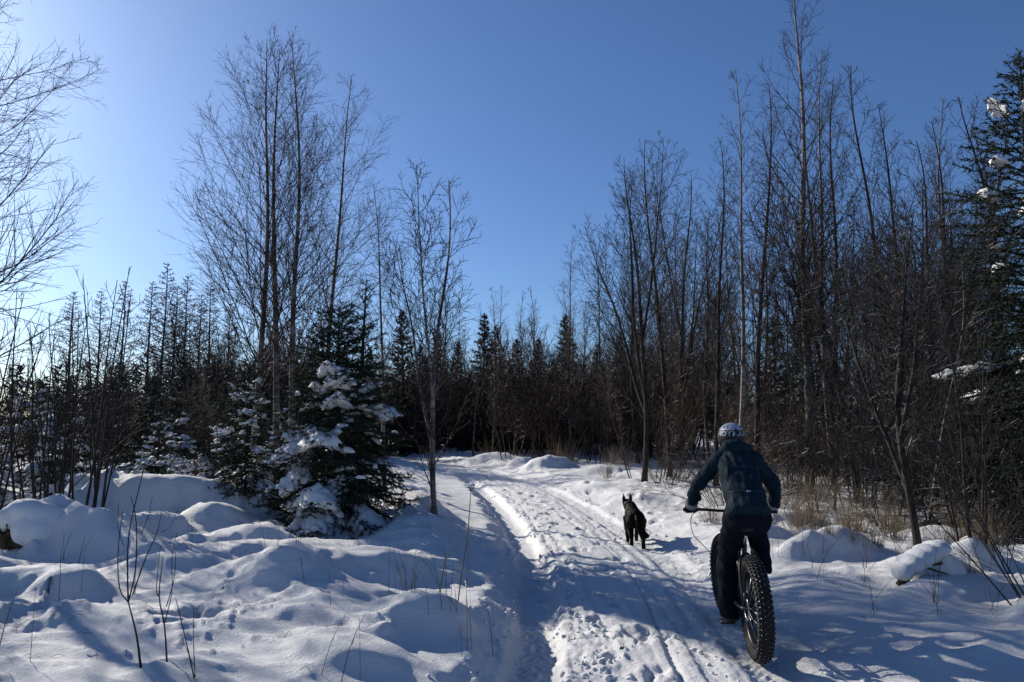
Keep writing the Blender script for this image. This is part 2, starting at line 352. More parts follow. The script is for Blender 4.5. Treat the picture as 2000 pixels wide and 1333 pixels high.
# ------------------------------------------------------------------ growing trees
def frame_of(T):
    ref = np.where(np.abs(T[:, 2:3]) > .9, np.array([[1., 0, 0]]), np.array([[0., 0, 1.]]))
    U = norm(np.cross(T, ref)); return U, np.cross(T, U)
def grow(p, d, L, K, wig, trop, r):
    """paths from p along d: (n,K,3)"""
    n = len(p); P = np.empty((n, K, 3)); P[:, 0] = p; d = d.copy()
    step = (L / (K - 1))[:, None]; tr = np.asarray(trop) * np.ones((n, 1)) if np.ndim(trop) < 2 else trop
    for k in range(1, K):
        P[:, k] = P[:, k - 1] + d * step
        d = d + r.normal(0, wig, (n, 3)); d[:, 2] += tr[:, 0] if tr.ndim == 2 else trop
        d = norm(d)
    return P
def kids(P, R, n, r, t0, t1, ang, asd, lfun, K, wig, trop, rr, rmin, tip=.35, flat=None):
    N_, Kp, _ = P.shape; n = np.broadcast_to(np.asarray(n, int), (N_,))
    idx = np.repeat(np.arange(N_), n); j = np.concatenate([np.arange(k) for k in n]) if len(n) else np.zeros(0, int)
    t = t0 + (t1 - t0) * (j + r.random(len(idx))) / n[idx]
    f = t * (Kp - 1); i = np.clip(f.astype(int), 0, Kp - 2); w = (f - i)[:, None]
    p = P[idx, i] * (1 - w) + P[idx, i + 1] * w; r0 = R[idx, i] * (1 - w[:, 0]) + R[idx, i + 1] * w[:, 0]
    T = norm(P[idx, i + 1] - P[idx, i]); U, W = frame_of(T)
    az = j * 2.39996 + idx * 1.7 + r.normal(0, .35, len(idx)) if flat is None else np.where(j % 2, 0, pi) + r.normal(0, flat, len(idx))
    a = np.radians(r.normal(ang, asd, len(idx)))[:, None]
    d = np.cos(a) * T + np.sin(a) * (np.cos(az)[:, None] * U + np.sin(az)[:, None] * W)
    plen = np.linalg.norm(np.diff(P, axis=1), axis=2).sum(1)[idx]
    L = lfun(t, plen) * r.uniform(.7, 1.3, len(idx))
    Pn = grow(p, norm(d), L, K, wig, trop, r)
    rb = np.maximum(r0 * rr, rmin); Rn = rb[:, None] * np.linspace(1, tip, K)[None]
    Rn = np.maximum(Rn, rmin * .6)
    return Pn, Rn
def trunk_path(H, bend, K, r, lean=(0, 0)):
    z = np.linspace(0, 1, K); ph = r.uniform(0, 6, 4)
    x = bend * (np.sin(z * 4 + ph[0]) - sin(ph[0])) + bend * .35 * np.sin(z * 11 + ph[1]) * z + lean[0] * z
    y = bend * (np.sin(z * 3.4 + ph[2]) - sin(ph[2])) + bend * .35 * np.sin(z * 9 + ph[3]) * z + lean[1] * z
    return np.stack([x, y, z * H], -1)[None]
def bare_tree(name, seed, H, r0, bend=.12, lean=(0, 0), n1=40, t0=.22, ang=42, l1=.34, trop1=.07, n2=13, n3=4, ang2=38, trop2=.03, wig=.06, rt=.0032,
              bark='bark_birch', twig='twig_birch', shape=1.0, fork=0, rr1=.30):
    """trunk mesh and crown mesh of a leafless tree"""
    r = np.random.default_rng(seed)
    P0 = trunk_path(H, bend, 26, r, lean); R0 = r0 * (1 - np.linspace(0, 1, 26)) ** .9 + .006; R0[0] *= 1.25; R0 = R0[None]
    mb = MB(); V, Q, _ = tubes(P0, R0, 9); mb.add(V, Q)
    stems, rad = [P0], [R0]
    if fork:
        Pf, Rf = kids(P0, R0, fork, r, .12, .45, 20, 5, lambda t, L: (1 - t) * H * .9, 26, .025, .02, .75, .01, .12)
        V, Q, _ = tubes(Pf, Rf, 7); mb.add(V, Q); stems.append(Pf); rad.append(Rf)
    tm = mb.build(name + '_trunk', bark)
    PS, RS = np.concatenate(stems), np.concatenate(rad)
    prof = lambda t, L: np.maximum(l1 * H * (1 - t) ** .62 * (.35 + .65 * np.minimum(1, t * 2.6 + .25)) * shape, .12)
    P1, R1 = kids(PS, RS, n1, r, t0, .985, ang, 9, prof, 10, wig, trop1, rr1, .0052, .25)
    L1 = np.linalg.norm(np.diff(P1, axis=1), axis=2).sum(1)
    k2 = np.maximum((n2 * L1 / (l1 * H * .6)).astype(int), 3)
    P2, R2 = kids(P1, R1, k2, r, .15, .98, ang2, 12, lambda t, L: .42 * L * (1.15 - t) + .08, 6, wig * 1.3, trop2, .6, rt * 1.2, .5)
    P3, R3 = kids(P2, R2, n3, r, .12, 1.0, 36, 14, lambda t, L: .42 * L * (1.2 - t) + .06, 4, wig * 1.4, trop2, .7, rt, .7)
    cb = MB()
    V, Q, _ = tubes(P1, R1, 5); cb.add(V, Q)
    V, Q, _ = tubes(P2, R2, 3); cb.add(V, Q)
    V, Q, _ = tubes(P3, R3, 3); cb.add(V, Q)
    return tm, cb.build(name + '_crown', twig)
def shrub(name, seed, H, stems, spread, mat, n1=14, n2=6, n3=0, rs=.016, rt=.0035, trop=.05, wig=.05, base=.2, ang=30):
    r = np.random.default_rng(seed)
    a = r.uniform(0, 2 * pi, stems); q = r.uniform(0, 1, stems) ** .5
    p = np.stack([np.cos(a) * q * base, np.sin(a) * q * base, np.full(stems, -.08)], -1)
    d = norm(np.stack([np.cos(a) * q * spread, np.sin(a) * q * spread, np.ones(stems)], -1) + r.normal(0, .07, (stems, 3)))
    L = H * r.uniform(.55, 1.0, stems)
    P0 = grow(p, d, L, 12, wig * .6, trop, r); R0 = (rs * (L / H))[:, None] * np.linspace(1, .22, 12)[None]
    mb = MB(); V, Q, _ = tubes(P0, R0, 5); mb.add(V, Q)
    P1, R1 = kids(P0, R0, n1, r, .2, .98, ang, 10, lambda t, L: .34 * L * (1.1 - t) + .1, 6, wig, trop, .55, rt * 1.2, .4)
    V, Q, _ = tubes(P1, R1, 3); mb.add(V, Q)
    P2, R2 = kids(P1, R1, n2, r, .15, 1, ang + 5, 12, lambda t, L: .42 * L * (1.2 - t) + .05, 4, wig * 1.3, trop, .7, rt, .6)
    V, Q, _ = tubes(P2, R2, 3); mb.add(V, Q)
    if n3:
        P3, R3 = kids(P2, R2, n3, r, .15, 1, 35, 12, lambda t, L: .4 * L + .04, 3, wig, trop, .7, rt * .9, .7)
        V, Q, _ = tubes(P3, R3, 3); mb.add(V, Q)
    return mb.build(name, mat)
def needles(P, per_m, ln, wd, r, t0=0.0, droop=0.0):
    """single-face needles along paths P (N,K,3)"""
    N_, K, _ = P.shape; L = np.linalg.norm(np.diff(P, axis=1), axis=2).sum(1)
    n = np.maximum((L * per_m).astype(int), 2); idx = np.repeat(np.arange(N_), n); m = len(idx)
    t = t0 + (1 - t0) * r.random(m); f = t * (K - 1); i = np.clip(f.astype(int), 0, K - 2); w = (f - i)[:, None]
    p = P[idx, i] * (1 - w) + P[idx, i + 1] * w; T = norm(P[idx, i + 1] - P[idx, i]); U, W = frame_of(T)
    az = r.uniform(0, 2 * pi, m)[:, None]; a = r.uniform(.5, 1.1, m)[:, None]
    d = np.cos(a) * T + np.sin(a) * (np.cos(az) * U + np.sin(az) * W); d[:, 2] -= droop; d = norm(d)
    s = norm(np.cross(d, T + r.normal(0, .3, (m, 3)))) * (wd * .5)
    l = (ln * r.uniform(.7, 1.25, m))[:, None]
    V = np.stack([p - s, p + s, p + d * l], 1).reshape(-1, 3)
    return V, np.arange(m * 3).reshape(-1, 3)
def pads(P, w0, th, r, nu=9, nv=10, ta=.25, tb=1.0, sag=.35, split=False):
    """pillows of snow lying along paths P (N,K,3); w0, th (N,) half width and thickness"""
    N_, K, _ = P.shape; u = np.linspace(0, 1, nu); A0 = ta + (tb - ta) * .45 * r.random((N_, 1)); A1 = tb - (tb - A0) * .3 * r.random((N_, 1))
    f = (A0 + (A1 - A0) * u[None]) * (K - 1); i = np.clip(f.astype(int), 0, K - 2); w = (f - i)[..., None]; ix = np.arange(N_)[:, None]
    C = P[ix, i] * (1 - w) + P[ix, i + 1] * w
    T = P[:, -1] - P[:, 0]; Wd = norm(np.stack([-T[:, 1], T[:, 0], np.zeros(N_)], -1))
    prof = np.sqrt(np.clip(np.sin(pi * np.clip(u * .985 + .0075, 0, 1)), 0, 1))[None]
    prof = prof * (1 + .35 * (r.random((N_, nu)) - .5)); a = np.arange(nv) * 2 * pi / nv
    ca, sa = np.cos(a)[None, None], np.sin(a)[None, None]
    hw = w0[:, None, None] * prof[:, :, None] * (1 + .7 * (r.random((N_, nu, nv)) - .5)); comb = 1 - .25 * np.abs(np.sin(u[None] * (7 + 6 * r.random((N_, 1))) + 6 * r.random((N_, 1)))); hw = hw * comb[:, :, None]; hh = th[:, None, None] * prof[:, :, None] * (1 + .3 * (r.random((N_, nu, nv)) - .5))
    lat = hw * ca; ver = np.where(sa > 0, hh * sa, .35 * hh * sa) - sag * np.abs(lat) * np.abs(ca)
    V = C[:, :, None] + Wd[:, None, None] * lat[..., None]; V[..., 2] += ver + .012
    nz = noise3(V.reshape(-1, 3), 14, 3).reshape(N_, nu, nv); V[..., 2] += nz * .35 * hh; V += Wd[:, None, None] * (noise3(V.reshape(-1, 3), 19, 7).reshape(N_, nu, nv) * .3 * hw * np.abs(ca))[..., None]
    b = (np.arange(N_) * nu * nv)[:, None, None] + (np.arange(nu - 1) * nv)[None, :, None]; ii = np.arange(nv)[None, None]; jj = (ii + 1) % nv
    Q = np.stack([b + ii, b + jj, b + nv + jj, b + nv + ii], -1).reshape(-1, 4)
    return V.reshape(-1, 3), Q
def spruce(name, seed, H, Rm, nb=110, side=16, per_m=110, ln=.035, wd=.009, snow=.5, droop=.5, n3=0, mat='needle_near', low=.03, topup=38, exp=.85, minor=True, smin=.05, padw=1.0, clumps=False, pad_lo=0.0, pad_hi=.97):
    """trunk, needle crown and snow pillows of a spruce"""
    r = np.random.default_rng(seed)
    P0 = trunk_path(H, .02 * H / 3, 14, r); R0 = (.018 * H * (1 - np.linspace(0, 1, 14)) + .006)[None]
    tb = MB(); V, Q, _ = tubes(P0, R0, 7); tb.add(V, Q); trunk = tb.build(name + '_trunk', 'bark_dark')
    t = low + (.985 - low) * (np.arange(nb) + r.random(nb)) / nb; t = t ** 1.15
    L = Rm * (1 - t) ** exp * r.uniform(.72, 1.18, nb) + .07
    az = np.arange(nb) * 2.39996 + r.normal(0, .4, nb); el = np.radians(-8 + (topup + 8) * t ** 1.3 + r.normal(0, 6, nb))
    p = np.stack([np.interp(t, np.linspace(0, 1, 14), P0[0, :, k]) for k in range(3)], -1)
    d = np.stack([np.cos(az) * np.cos(el), np.sin(az) * np.cos(el), np.sin(el)], -1)
    K = 9; P1 = np.empty((nb, K, 3)); P1[:, 0] = p; dd = d.copy(); st = (L / (K - 1))[:, None]
    sagk = droop * (1 - t) ** .5 * np.minimum(L / (.6 * Rm), 1.3)
    for k in range(1, K):
        P1[:, k] = P1[:, k - 1] + dd * st
        dd = dd + r.normal(0, .03, (nb, 3)); dd[:, 2] += sagk * (-.16 if k < 5 else .17); dd = norm(dd)
    R1 = (.004 + .011 * L / Rm * min(H / 4, 1.6))[:, None] * np.linspace(1, .25, K)[None]
    k2 = np.maximum((side * L / Rm).astype(int), 4)
    P2, R2 = kids(P1, R1, k2, r, .12, .97, 52, 7, lambda t_, L_: .38 * L_ * (1.12 - t_) + .05, 5, .05, -.05, .5, .002, .4, flat=.22)
    cb = MB(); V, Q, _ = tubes(P1, R1, 4); cb.add(V, Q); V, Q, _ = tubes(P2, R2, 3); cb.add(V, Q)
    V, T = needles(P1, per_m, ln, wd, r, .15); cb.add(V, None, T)
    V, T = needles(P2, per_m, ln, wd, r, 0, .08); cb.add(V, None, T)
    if n3:
        P3, R3 = kids(P2, R2, n3, r, .15, .9, 45, 8, lambda t_, L_: .4 * L_ * (1.15 - t_) + .04, 3, .05, -.08, .6, .0016, .5, flat=.3)
        V, T = needles(P3, per_m, ln, wd, r, 0, .08); cb.add(V, None, T)
    V, T = needles(P0[:, -5:], per_m * 1.5, ln, wd, r, 0); cb.add(V, None, T)
    crown = cb.build(name + '_crown', mat, smooth=False)
    parts = [('trunk', trunk), ('crown', crown)]
    if snow > 0:
        sb = MB(); ends = P1[:, -3]; pick = (noise3(ends, 1.6, seed) * .9 + r.normal(0, .22, nb) + (snow - .5) * 1.1 > .12) & (L > smin) & (t > pad_lo) & (t < pad_hi)
        if pick.any():
            V, Q = pads(P1[pick], L[pick] * r.uniform(.08, .19, pick.sum()) * padw, np.minimum(L[pick] * r.uniform(.05, .11, pick.sum()) * padw, .12), r, 14, 12, .25, .98, .5)
            if clumps:
                for k, Vk in enumerate(V.reshape(-1, 168, 3)): parts.append(('snow_clump', make_mesh(name + '_clump', Vk, Q[:156], None, 'snow_clump')))
            else: sb.add(V, Q)
        if minor:
            l2 = np.linalg.norm(P2[:, -1] - P2[:, 0], axis=1); own = np.repeat(pick, k2)
            pk = (l2 > .09) & (r.random(len(P2)) < np.where(own, .62, .035))
            V, Q = pads(P2[pk], l2[pk] * r.uniform(.11, .20, pk.sum()) * padw, np.minimum(l2[pk] * r.uniform(.10, .18, pk.sum()) * padw, .06), r, 6, 6, .1, .98, .3); sb.add(V, Q)
        if sb.n: parts.append(('snow_load', sb.build(name + '_snow', 'snow_clump')))
    return parts
def larch(name, seed, H, Rm, nb=130):
    r = np.random.default_rng(seed)
    P0 = trunk_path(H, .05, 14, r); R0 = (.011 * H * (1 - np.linspace(0, 1, 14)) + .012)[None]
    tb = MB(); V, Q, _ = tubes(P0, R0, 6); tb.add(V, Q)
    P1, R1 = kids(P0, R0, nb, r, .15, .99, 78, 8, lambda t, L: Rm * (1 - t) ** .8 + .15, 6, .05, .06, .4, .019, .5)
    P2, R2 = kids(P1, R1, 9, r, .2, 1, 50, 12, lambda t, L: .3 * L, 3, .06, .0, .7, .016, .6)
    cb = MB(); V, Q, _ = tubes(P1, R1, 3); cb.add(V, Q); V, Q, _ = tubes(P2, R2, 3); cb.add(V, Q)
    return [('trunk', tb.build(name + '_trunk', 'bark_dark')), ('crown', cb.build(name + '_crown', 'twig_dark'))]
def put(name, label, cat, parts, x, y, rz=0, sc=1.0, group=None, sink=.06, tilt=(0, 0)):
    single = None
    if not isinstance(parts, (list, tuple)): single, parts = parts, ()
    return thing(name, label, cat, (x, y, gz(x, y) - sink), (tilt[0], tilt[1], rz), sc, group, parts, single)
def T(pair): return [('trunk', pair[0]), ('crown', pair[1])]

# --- birches left of the track
bA = T(bare_tree('birch_a', 101, 8.2, .058, .10, n1=42, t0=.2, ang=40, l1=.42, n2=16, n3=5, rt=.0024, trop1=.05, rr1=.24))
bB = T(bare_tree('birch_b', 102, 8.3, .060, .10, n1=36, t0=.24, ang=33, l1=.33, n2=15, n3=5, rt=.0024, trop1=.04, rr1=.24))
bC = T(bare_tree('birch_c', 103, 8.3, .050, .08, n1=30, t0=.26, ang=38, l1=.34, n2=14, n3=4, rt=.0024, trop1=.05, rr1=.26))
put('birch_tree', 'tall slender wide-crowned birch at the outer side of the clump behind the snowy spruce', 'tree', bA, -4.25, 12.2, 0.6, .96, tilt=(0, 0))
put('birch_tree', 'tall birch in the clump behind the snowy spruce, its trunk leaning over to the spruce', 'tree', bB, -3.85, 12.3, 2.1, .95, tilt=(0, radians(3.0)))
put('birch_tree', 'tall birch with a forking upper trunk, middle one of the clump behind the snowy spruce', 'tree', bB, -3.65, 12.6, 4.4, .95, tilt=(0, radians(6.0)))
put('birch_tree', 'thin birch rising out of the top of the snowy spruce', 'tree', bC, -3.35, 13.2, 1.0, .95, tilt=(0, radians(3.5)))
put('birch_tree', 'short wide birch sapling showing above the snowy spruce on the track side', 'tree', bC, -2.4, 14.2, 3.2, .72, tilt=(0, radians(4)))
bL = T(bare_tree('birch_left', 104, 9.2, .10, .14, n1=40, t0=.10, ang=60, l1=.46, trop1=.05, n2=20, n3=5, rt=.0026, rr1=.24))
put('birch_tree', 'large birch at the edge of the clearing with long branches bleached by the sun', 'tree', bL, -8.95, 10.4, 0.9)
bS = T(bare_tree('birch_small', 105, 4.9, .038, .10, n1=24, t0=.06, ang=40, l1=.30, n2=9, n3=3, fork=2, trop1=.09, rt=.0032))
put('birch_tree', 'small forked birch standing alone on the bank at the edge of the track', 'tree', bS, -1.1, 10.7, 0.4)

# --- trees right of the track
r1 = T(bare_tree('alder_a', 111, 8.6, .072, .20, n1=20, t0=.16, ang=38, l1=.30, n2=11, n3=3, fork=3, bark='bark_dark', twig='twig_dark', rt=.0045))
r2 = T(bare_tree('alder_b', 112, 8.2, .056, .18, n1=34, t0=.22, ang=32, l1=.25, n2=11, n3=4, bark='bark_dark', twig='twig_dark', rt=.0032))
r3 = T(bare_tree('birch_d', 113, 10.6, .095, .30, n1=46, t0=.24, ang=38, l1=.24, n2=12, n3=4, rt=.003))
r4 = T(bare_tree('birch_e', 114, 9.0, .052, .20, n1=30, t0=.3, ang=34, l1=.22, n2=9, n3=4, rt=.003))
r5 = T(bare_tree('pole', 115, 6.0, .036, .18, n1=24, t0=.2, ang=30, l1=.26, n2=9, n3=3, bark='bark_dark', twig='twig_dark', rt=.0032))
r6 = T(bare_tree('pole_b', 116, 5.4, .042, .22, n1=18, t0=.12, ang=38, l1=.32, n2=9, n3=3, bark='bark_dark', twig='twig_thicket', fork=2, rt=.0034))
put('alder_tree', 'thick dark forked alder beside the track beyond the dog', 'tree', r1, 3.2, 18.2, 0.3, .95)
put('alder_tree', 'straight dark alder close behind the thick forked alder', 'tree', r2, 4.15, 19.7, 1.2, 1.12)
put('birch_tree', 'thin pale birch leaning over behind the rider', 'tree', r4, 3.85, 13.0, 1.9, .88, tilt=(0, radians(-4)))
put('alder_tree', 'tall straight alder standing between the leaning birch and the tallest birch', 'tree', r2, 5.1, 15.5, 3.9, 1.06)
put('birch_tree', 'tallest birch of the right wood, with a pale crooked trunk', 'tree', r3, 5.95, 15.0, 0.5, 1.0)
put('birch_tree', 'pale slim birch close to the right of the tallest birch', 'tree', r4, 6.9, 16.0, 5.0, 1.08)
put('alder_tree', 'slim dark alder just behind the tallest birch', 'tree', r2, 7.6, 17.0, 2.2, 1.15)
put('alder_tree', 'dark alder rising over the thicket beside the large right spruce', 'tree', r2, 7.5, 12.6, 5.2, .85)
put('birch_tree', 'thin bright sapling slanting through the thicket near the large right spruce', 'tree', r4, 5.6, 10.2, 0.2, .46, tilt=(0, radians(9)))

# --- spruces
put('spruce_tree', 'wide spruce loaded with snow on the left of the track', 'spruce', spruce('spruce_hero', 201, 3.25, 1.32, nb=190, side=26, per_m=105, n3=1, snow=.40, droop=1.0, low=.02, exp=.58, ln=.042, wd=.011, padw=1.5, pad_hi=.68, clumps=True), -2.45, 10.35, 0.3, sink=.15)
pa = spruce('spruce_side', 202, 2.1, .85, nb=80, side=18, per_m=100, snow=.36, droop=.8, n3=1, exp=.7, ln=.042, wd=.012, padw=1.0, clumps=True)
put('spruce_tree', 'lower spruce crowding against the left side of the snow-laden spruce', 'spruce', pa, -3.85, 10.9, 1.3, sink=.1)
pb = spruce('spruce_open', 203, 3.7, .95, nb=75, side=14, per_m=90, snow=.3, droop=.25, topup=45, ln=.045, wd=.012, clumps=True)
put('spruce_tree', 'slim spruce with upturned tips behind the snow-laden spruce', 'spruce', pb, -2.3, 11.4, 2.0, sink=.1)
pr = spruce('spruce_right', 204, 6.7, 2.1, nb=220, side=20, per_m=80, n3=0, snow=.32, droop=.45, topup=40, ln=.065, wd=.017, padw=1.25, exp=.72, smin=.5, minor=False, pad_lo=.30, clumps=True)
put('spruce_tree', 'large dark spruce with clumps of snow, at the right edge of the wood', 'spruce', pr, 7.12, 9.9, 0.0)
SM = [spruce('spruce_young_%d' % k, 210 + k, 1.0, .52, nb=34, side=12, per_m=120, snow=.75, droop=.6, ln=.04, wd=.012, smin=.03, padw=1.5) for k in range(3)]
MD = [spruce('spruce_mid_%d' % k, 220 + k, 4.0, 1.15, nb=95, side=10, per_m=46, snow=.0, droop=.35, ln=.10, wd=.036, mat='needle_far') for k in range(3)]
FR = [spruce('spruce_far_%d' % k, 230 + k, 7.5, 1.7, nb=130, side=8, per_m=24, snow=.0, droop=.3, ln=.18, wd=.075, mat='needle_far') for k in range(3)]
LA = [larch('larch_%d' % k, 240 + k, 10.0, 1.7) for k in range(2)]
TH = [shrub('thicket_%d' % k, 250 + k, 3.4, 9, .45, 'twig_thicket', 16, 6, 0, .018, .0055, base=.5) for k in range(3)]
THd = [shrub('thicket_dark_%d' % k, 260 + k, 3.2, 8, .35, 'twig_dark', 15, 6, 0, .02, .005, base=.5) for k in range(2)]
BR = [shrub('brush_%d' % k, 270 + k, 1.5, 14, 1.1, 'twig_dark', 9, 4, 0, .009, .003, base=.3, trop=.01) for k in range(2)]
r = np.random.default_rng(77)
def scatter(n, xr, yr, ok, dmin, tries=4000):
    out = []
    for _ in range(tries):
        if len(out) >= n: break
        x, y = r.uniform(*xr), r.uniform(*yr)
        if ok(x, y) and all((x - a) ** 2 + (y - b) ** 2 > dmin * dmin for a, b in out): out.append((x, y))
    return out
S_ = lambda x, y: x - float(track(y))
# young snow-covered spruces left
for x, y, s_ in [(-5.2, 12.3, 1.0), (-5.9, 12.9, 1.1), (-6.6, 12.2, .95), (-7.6, 12.4, 1.2), (-8.2, 11.6, .9), (-4.7, 13.6, 1.15), (-5.4, 14.6, 1.5), (-6.8, 14.4, 1.5), (-8.4, 14.2, 1.4), (-9.3, 13.2, 1.5), (-7.6, 16.0, 1.7), (-6.2, 16.4, 1.6), (-9.6, 16, 1.9), (-5.2, 17.0, 1.5), (-10.8, 14.6, 1.6), (-11.2, 17.4, 2.0), (-7.2, 11.0, .8), (-8.9, 10.4, 1.0), (-4.4, 15.6, 1.3), (-8.3, 18.3, 2.0)]:
    put('young_spruce', 'young spruce buried under snow in the thicket left of the clearing', 'spruce', SM[r.integers(3)], x, y, r.uniform(0, 6), s_ * r.uniform(.9, 1.1), 'young snowy spruces left of the clearing')
for x, y in scatter(34, (-26, -5), (17, 36), lambda x, y: S_(x, y) < -5 and x / y > -.95, 1.5):
    put('spruce_tree', 'dark spruce standing in the low wood left of the clearing', 'spruce', MD[r.integers(3)], x, y, r.uniform(0, 6), r.uniform(.5, .85), 'dark spruces of the left wood')
for u, y in [(-.53, 45), (-.495, 47), (-.475, 45), (-.46, 46), (-.445, 48), (-.425, 46), (-.56, 49), (-.60, 46), (-.41, 50), (-.385, 52)]:
    put('larch_tree', 'slender bare larch with a pointed crown in the far left row', 'larch', LA[r.integers(2)], u * y, y, r.uniform(0, 6), r.uniform(.92, 1.14), 'bare larches in the far left row')
# many-stemmed saplings in front of the left thicket
sa = shrub('saplings', 301, 3.6, 11, .16, 'twig_dark', 9, 3, 0, .022, .004, trop=.03, wig=.035, base=.45, ang=26)
put('alder_shrub', 'many-stemmed bare alder growing out of the snow ridge behind the stump', 'shrub', sa, -5.75, 9.9, .2, 1.0)
put('alder_shrub', 'thin-stemmed bare alder bush just behind the snow ridge', 'shrub', sa, -6.5, 10.6, 2.2, .9)
put('alder_shrub', 'sparse tall alder shoots at the left end of the snow ridge', 'shrub', sa, -7.6, 10.6, 4.0, .95)
for x, y in scatter(64, (-22, -4.6), (13, 32), lambda x, y: S_(x, y) < -3.6 and x / y > -.95 and not (x > -8 and y < 15), 1.5):
    put('thicket_bush', 'dark leafless bush in the thicket left of the clearing', 'bush', THd[r.integers(2)], x, y, r.uniform(0, 6), r.uniform(.55, .95) * (1 if y < 22 else 1.25), 'leafless bushes of the left thicket')
# behind the bend
for u, y, s_ in [(-.148, 36, 1.05), (-.125, 38, .8), (-.04, 36, 1.0), (.005, 37, .82), (.075, 38, 1.02), (-.075, 40, .85), (.035, 42, .9), (.115, 40, .8), (-.19, 38, .8), (-.23, 36, .75), (-.27, 40, .9), (.15, 42, .95), (-.10, 44, 1.05), (-.33, 38, .75), (.055, 36, .65), (-.02, 46, 1.1)] + [(r.uniform(-.3, .22), r.uniform(36, 48), r.uniform(.5, .72)) for _ in range(12)]:
    put('spruce_tree', 'dark spruce standing above the brown thicket beyond the bend', 'spruce', FR[r.integers(3)], u * y, y, r.uniform(0, 6), s_ * .9, 'spruces beyond the bend of the track')
for x, y in scatter(120, (-15, 8), (26, 46), lambda x, y: (S_(x, y) > 1.9 or (S_(x, y) < -3 and y > 26)) and abs(x / y) < .42, .9):
    put('thicket_bush', 'brown leafless bush in the dense thicket beyond the bend', 'bush', TH[r.integers(3)], x, y, r.uniform(0, 6), r.uniform(1.25, 1.9), 'brown bushes beyond the bend')
for x, y in scatter(54, (-13, 10), (28, 46), lambda x, y: (S_(x, y) > 2.6 or S_(x, y) < -5) and abs(x / y) < .4, 1.4):
    put('young_tree', 'thin leafless young tree in the wood beyond the bend', 'tree', [r4, r5, r6][r.integers(3)], x, y, r.uniform(0, 6), r.uniform(.75, 1.05), 'thin trees beyond the bend')
# right wood
rw = scatter(72, (3.6, 34), (12.0, 42), lambda x, y: S_(x, y) > 3.0 and .16 < x / y < .95 and not (x < 6.2 and y < 15.5), 1.2)
for x, y in rw:
    k = r.integers(6); nm, lb, pt = [('alder_tree', 'straight dark leafless alder among the trees right of the track', r2), ('young_tree', 'slim pole-like leafless tree in the wood right of the track', r5), ('young_tree', 'leafless tree forking near the ground in the right wood', r6), ('alder_tree', 'straight dark leafless alder among the trees right of the track', r2), ('alder_tree', 'thick leafless alder with several stems inside the right wood', r1), ('birch_tree', 'slim pale-barked birch among the dark trees right of the track', r4)][k]
    put(nm, lb, 'tree', pt, x, y, r.uniform(0, 6), r.uniform(.8, 1.1) * (1.0 if y < 25 else 1.15) * (.9 if pt is r4 else 1), 'leafless trees of the right wood: ' + lb.split(' leafless')[0].split(' tree')[0])
for x, y in [(6.9, 13.2), (7.9, 14.6), (8.6, 15.2), (9.0, 13.6), (8.1, 12.4), (10.0, 15.5), (6.4, 13.9), (9.9, 17.2)]:
    put('young_tree', 'tall slim leafless tree in the dense stand near the large right spruce', 'tree', [r5, r6][r.integers(2)], x, y, r.uniform(0, 6), r.uniform(1.15, 1.4), 'slim trees near the large right spruce')
for x, y in scatter(100, (3.4, 32), (13, 40), lambda x, y: S_(x, y) > 2.6 and .14 < x / y < .95 and not (x / y > .45 and y < 15), 1.05):
    put('thicket_bush', 'reddish brown leafless bush under the trees right of the track', 'bush', TH[r.integers(3)], x, y, r.uniform(0, 6), r.uniform(.65, 1.15), 'brown bushes of the right wood')
for x, y in scatter(12, (8, 30), (16, 40), lambda x, y: S_(x, y) > 4 and .3 < x / y < .95, 2.5):
    put('spruce_tree', 'dark spruce half hidden among the leafless trees of the right wood', 'spruce', MD[r.integers(3)], x, y, r.uniform(0, 6), r.uniform(.8, 1.4), 'spruces inside the right wood')
for x, y in scatter(34, (2.8, 11), (8.6, 20), lambda x, y: S_(x, y) > 1.9 and .2 < x / y < .9 and not (x < 4.2 and y < 11.5) , 1.0):
    put('low_bush', 'low spreading leafless bush on the verge right of the track', 'bush', BR[r.integers(2)], x, y, r.uniform(0, 6), r.uniform(.6, 1.0), 'low bushes on the right verge')
for x, y in [(5.6, 11.4), (6.3, 10.8), (6.9, 11.9), (5.2, 12.4), (6.0, 12.9), (7.6, 11.2), (5.9, 9.3), (6.6, 8.7), (7.3, 13.0), (8.2, 12.0)]:
    put('thicket_bush', 'dark leafless bush under the large right spruce', 'bush', THd[r.integers(2)], x, y, r.uniform(0, 6), r.uniform(.55, .9), 'dark bushes by the large right spruce')
# the far wood that closes the view
def far_wood():
    mb = MB(); q = np.random.default_rng(5); n = 210
    a = np.radians(np.linspace(-75, 75, n) + q.normal(0, .5, n)); d = q.uniform(56, 95, n); x, y = d * np.sin(a), d * np.cos(a)
    H = q.uniform(3.5, 6.8, n) * (d / 75); z = ground(x, y)
    P = np.stack([np.stack([x, y, z - .2], -1), np.stack([x, y, z + H], -1)], 1); V, Q, _ = tubes(P, np.stack([np.full(n, .09), np.full(n, .02)], 1), 4); mb.add(V, Q)
    Pt = np.stack([P[:, 0] * (1 - t) + P[:, 1] * t for t in np.linspace(0, 1, 8)], 1)
    P1, R1 = kids(Pt, np.full((n, 8), .05), 46, q, .04, 1, 80, 10, lambda t, L: .20 * L * (1.05 - t) + .2, 4, .06, -.02, 1, .03, .3)
    V, Q, _ = tubes(P1, R1, 3); mb.add(V, Q); V, T_ = needles(P1, 5, .6, .26, q, 0, .1); mb.add(V, None, T_)
    tag(obj('far_wood', mb.build('far_wood', 'needle_far', False)), 'far dark wood closing the view behind the trees', 'wood', kind='stuff')
far_wood()
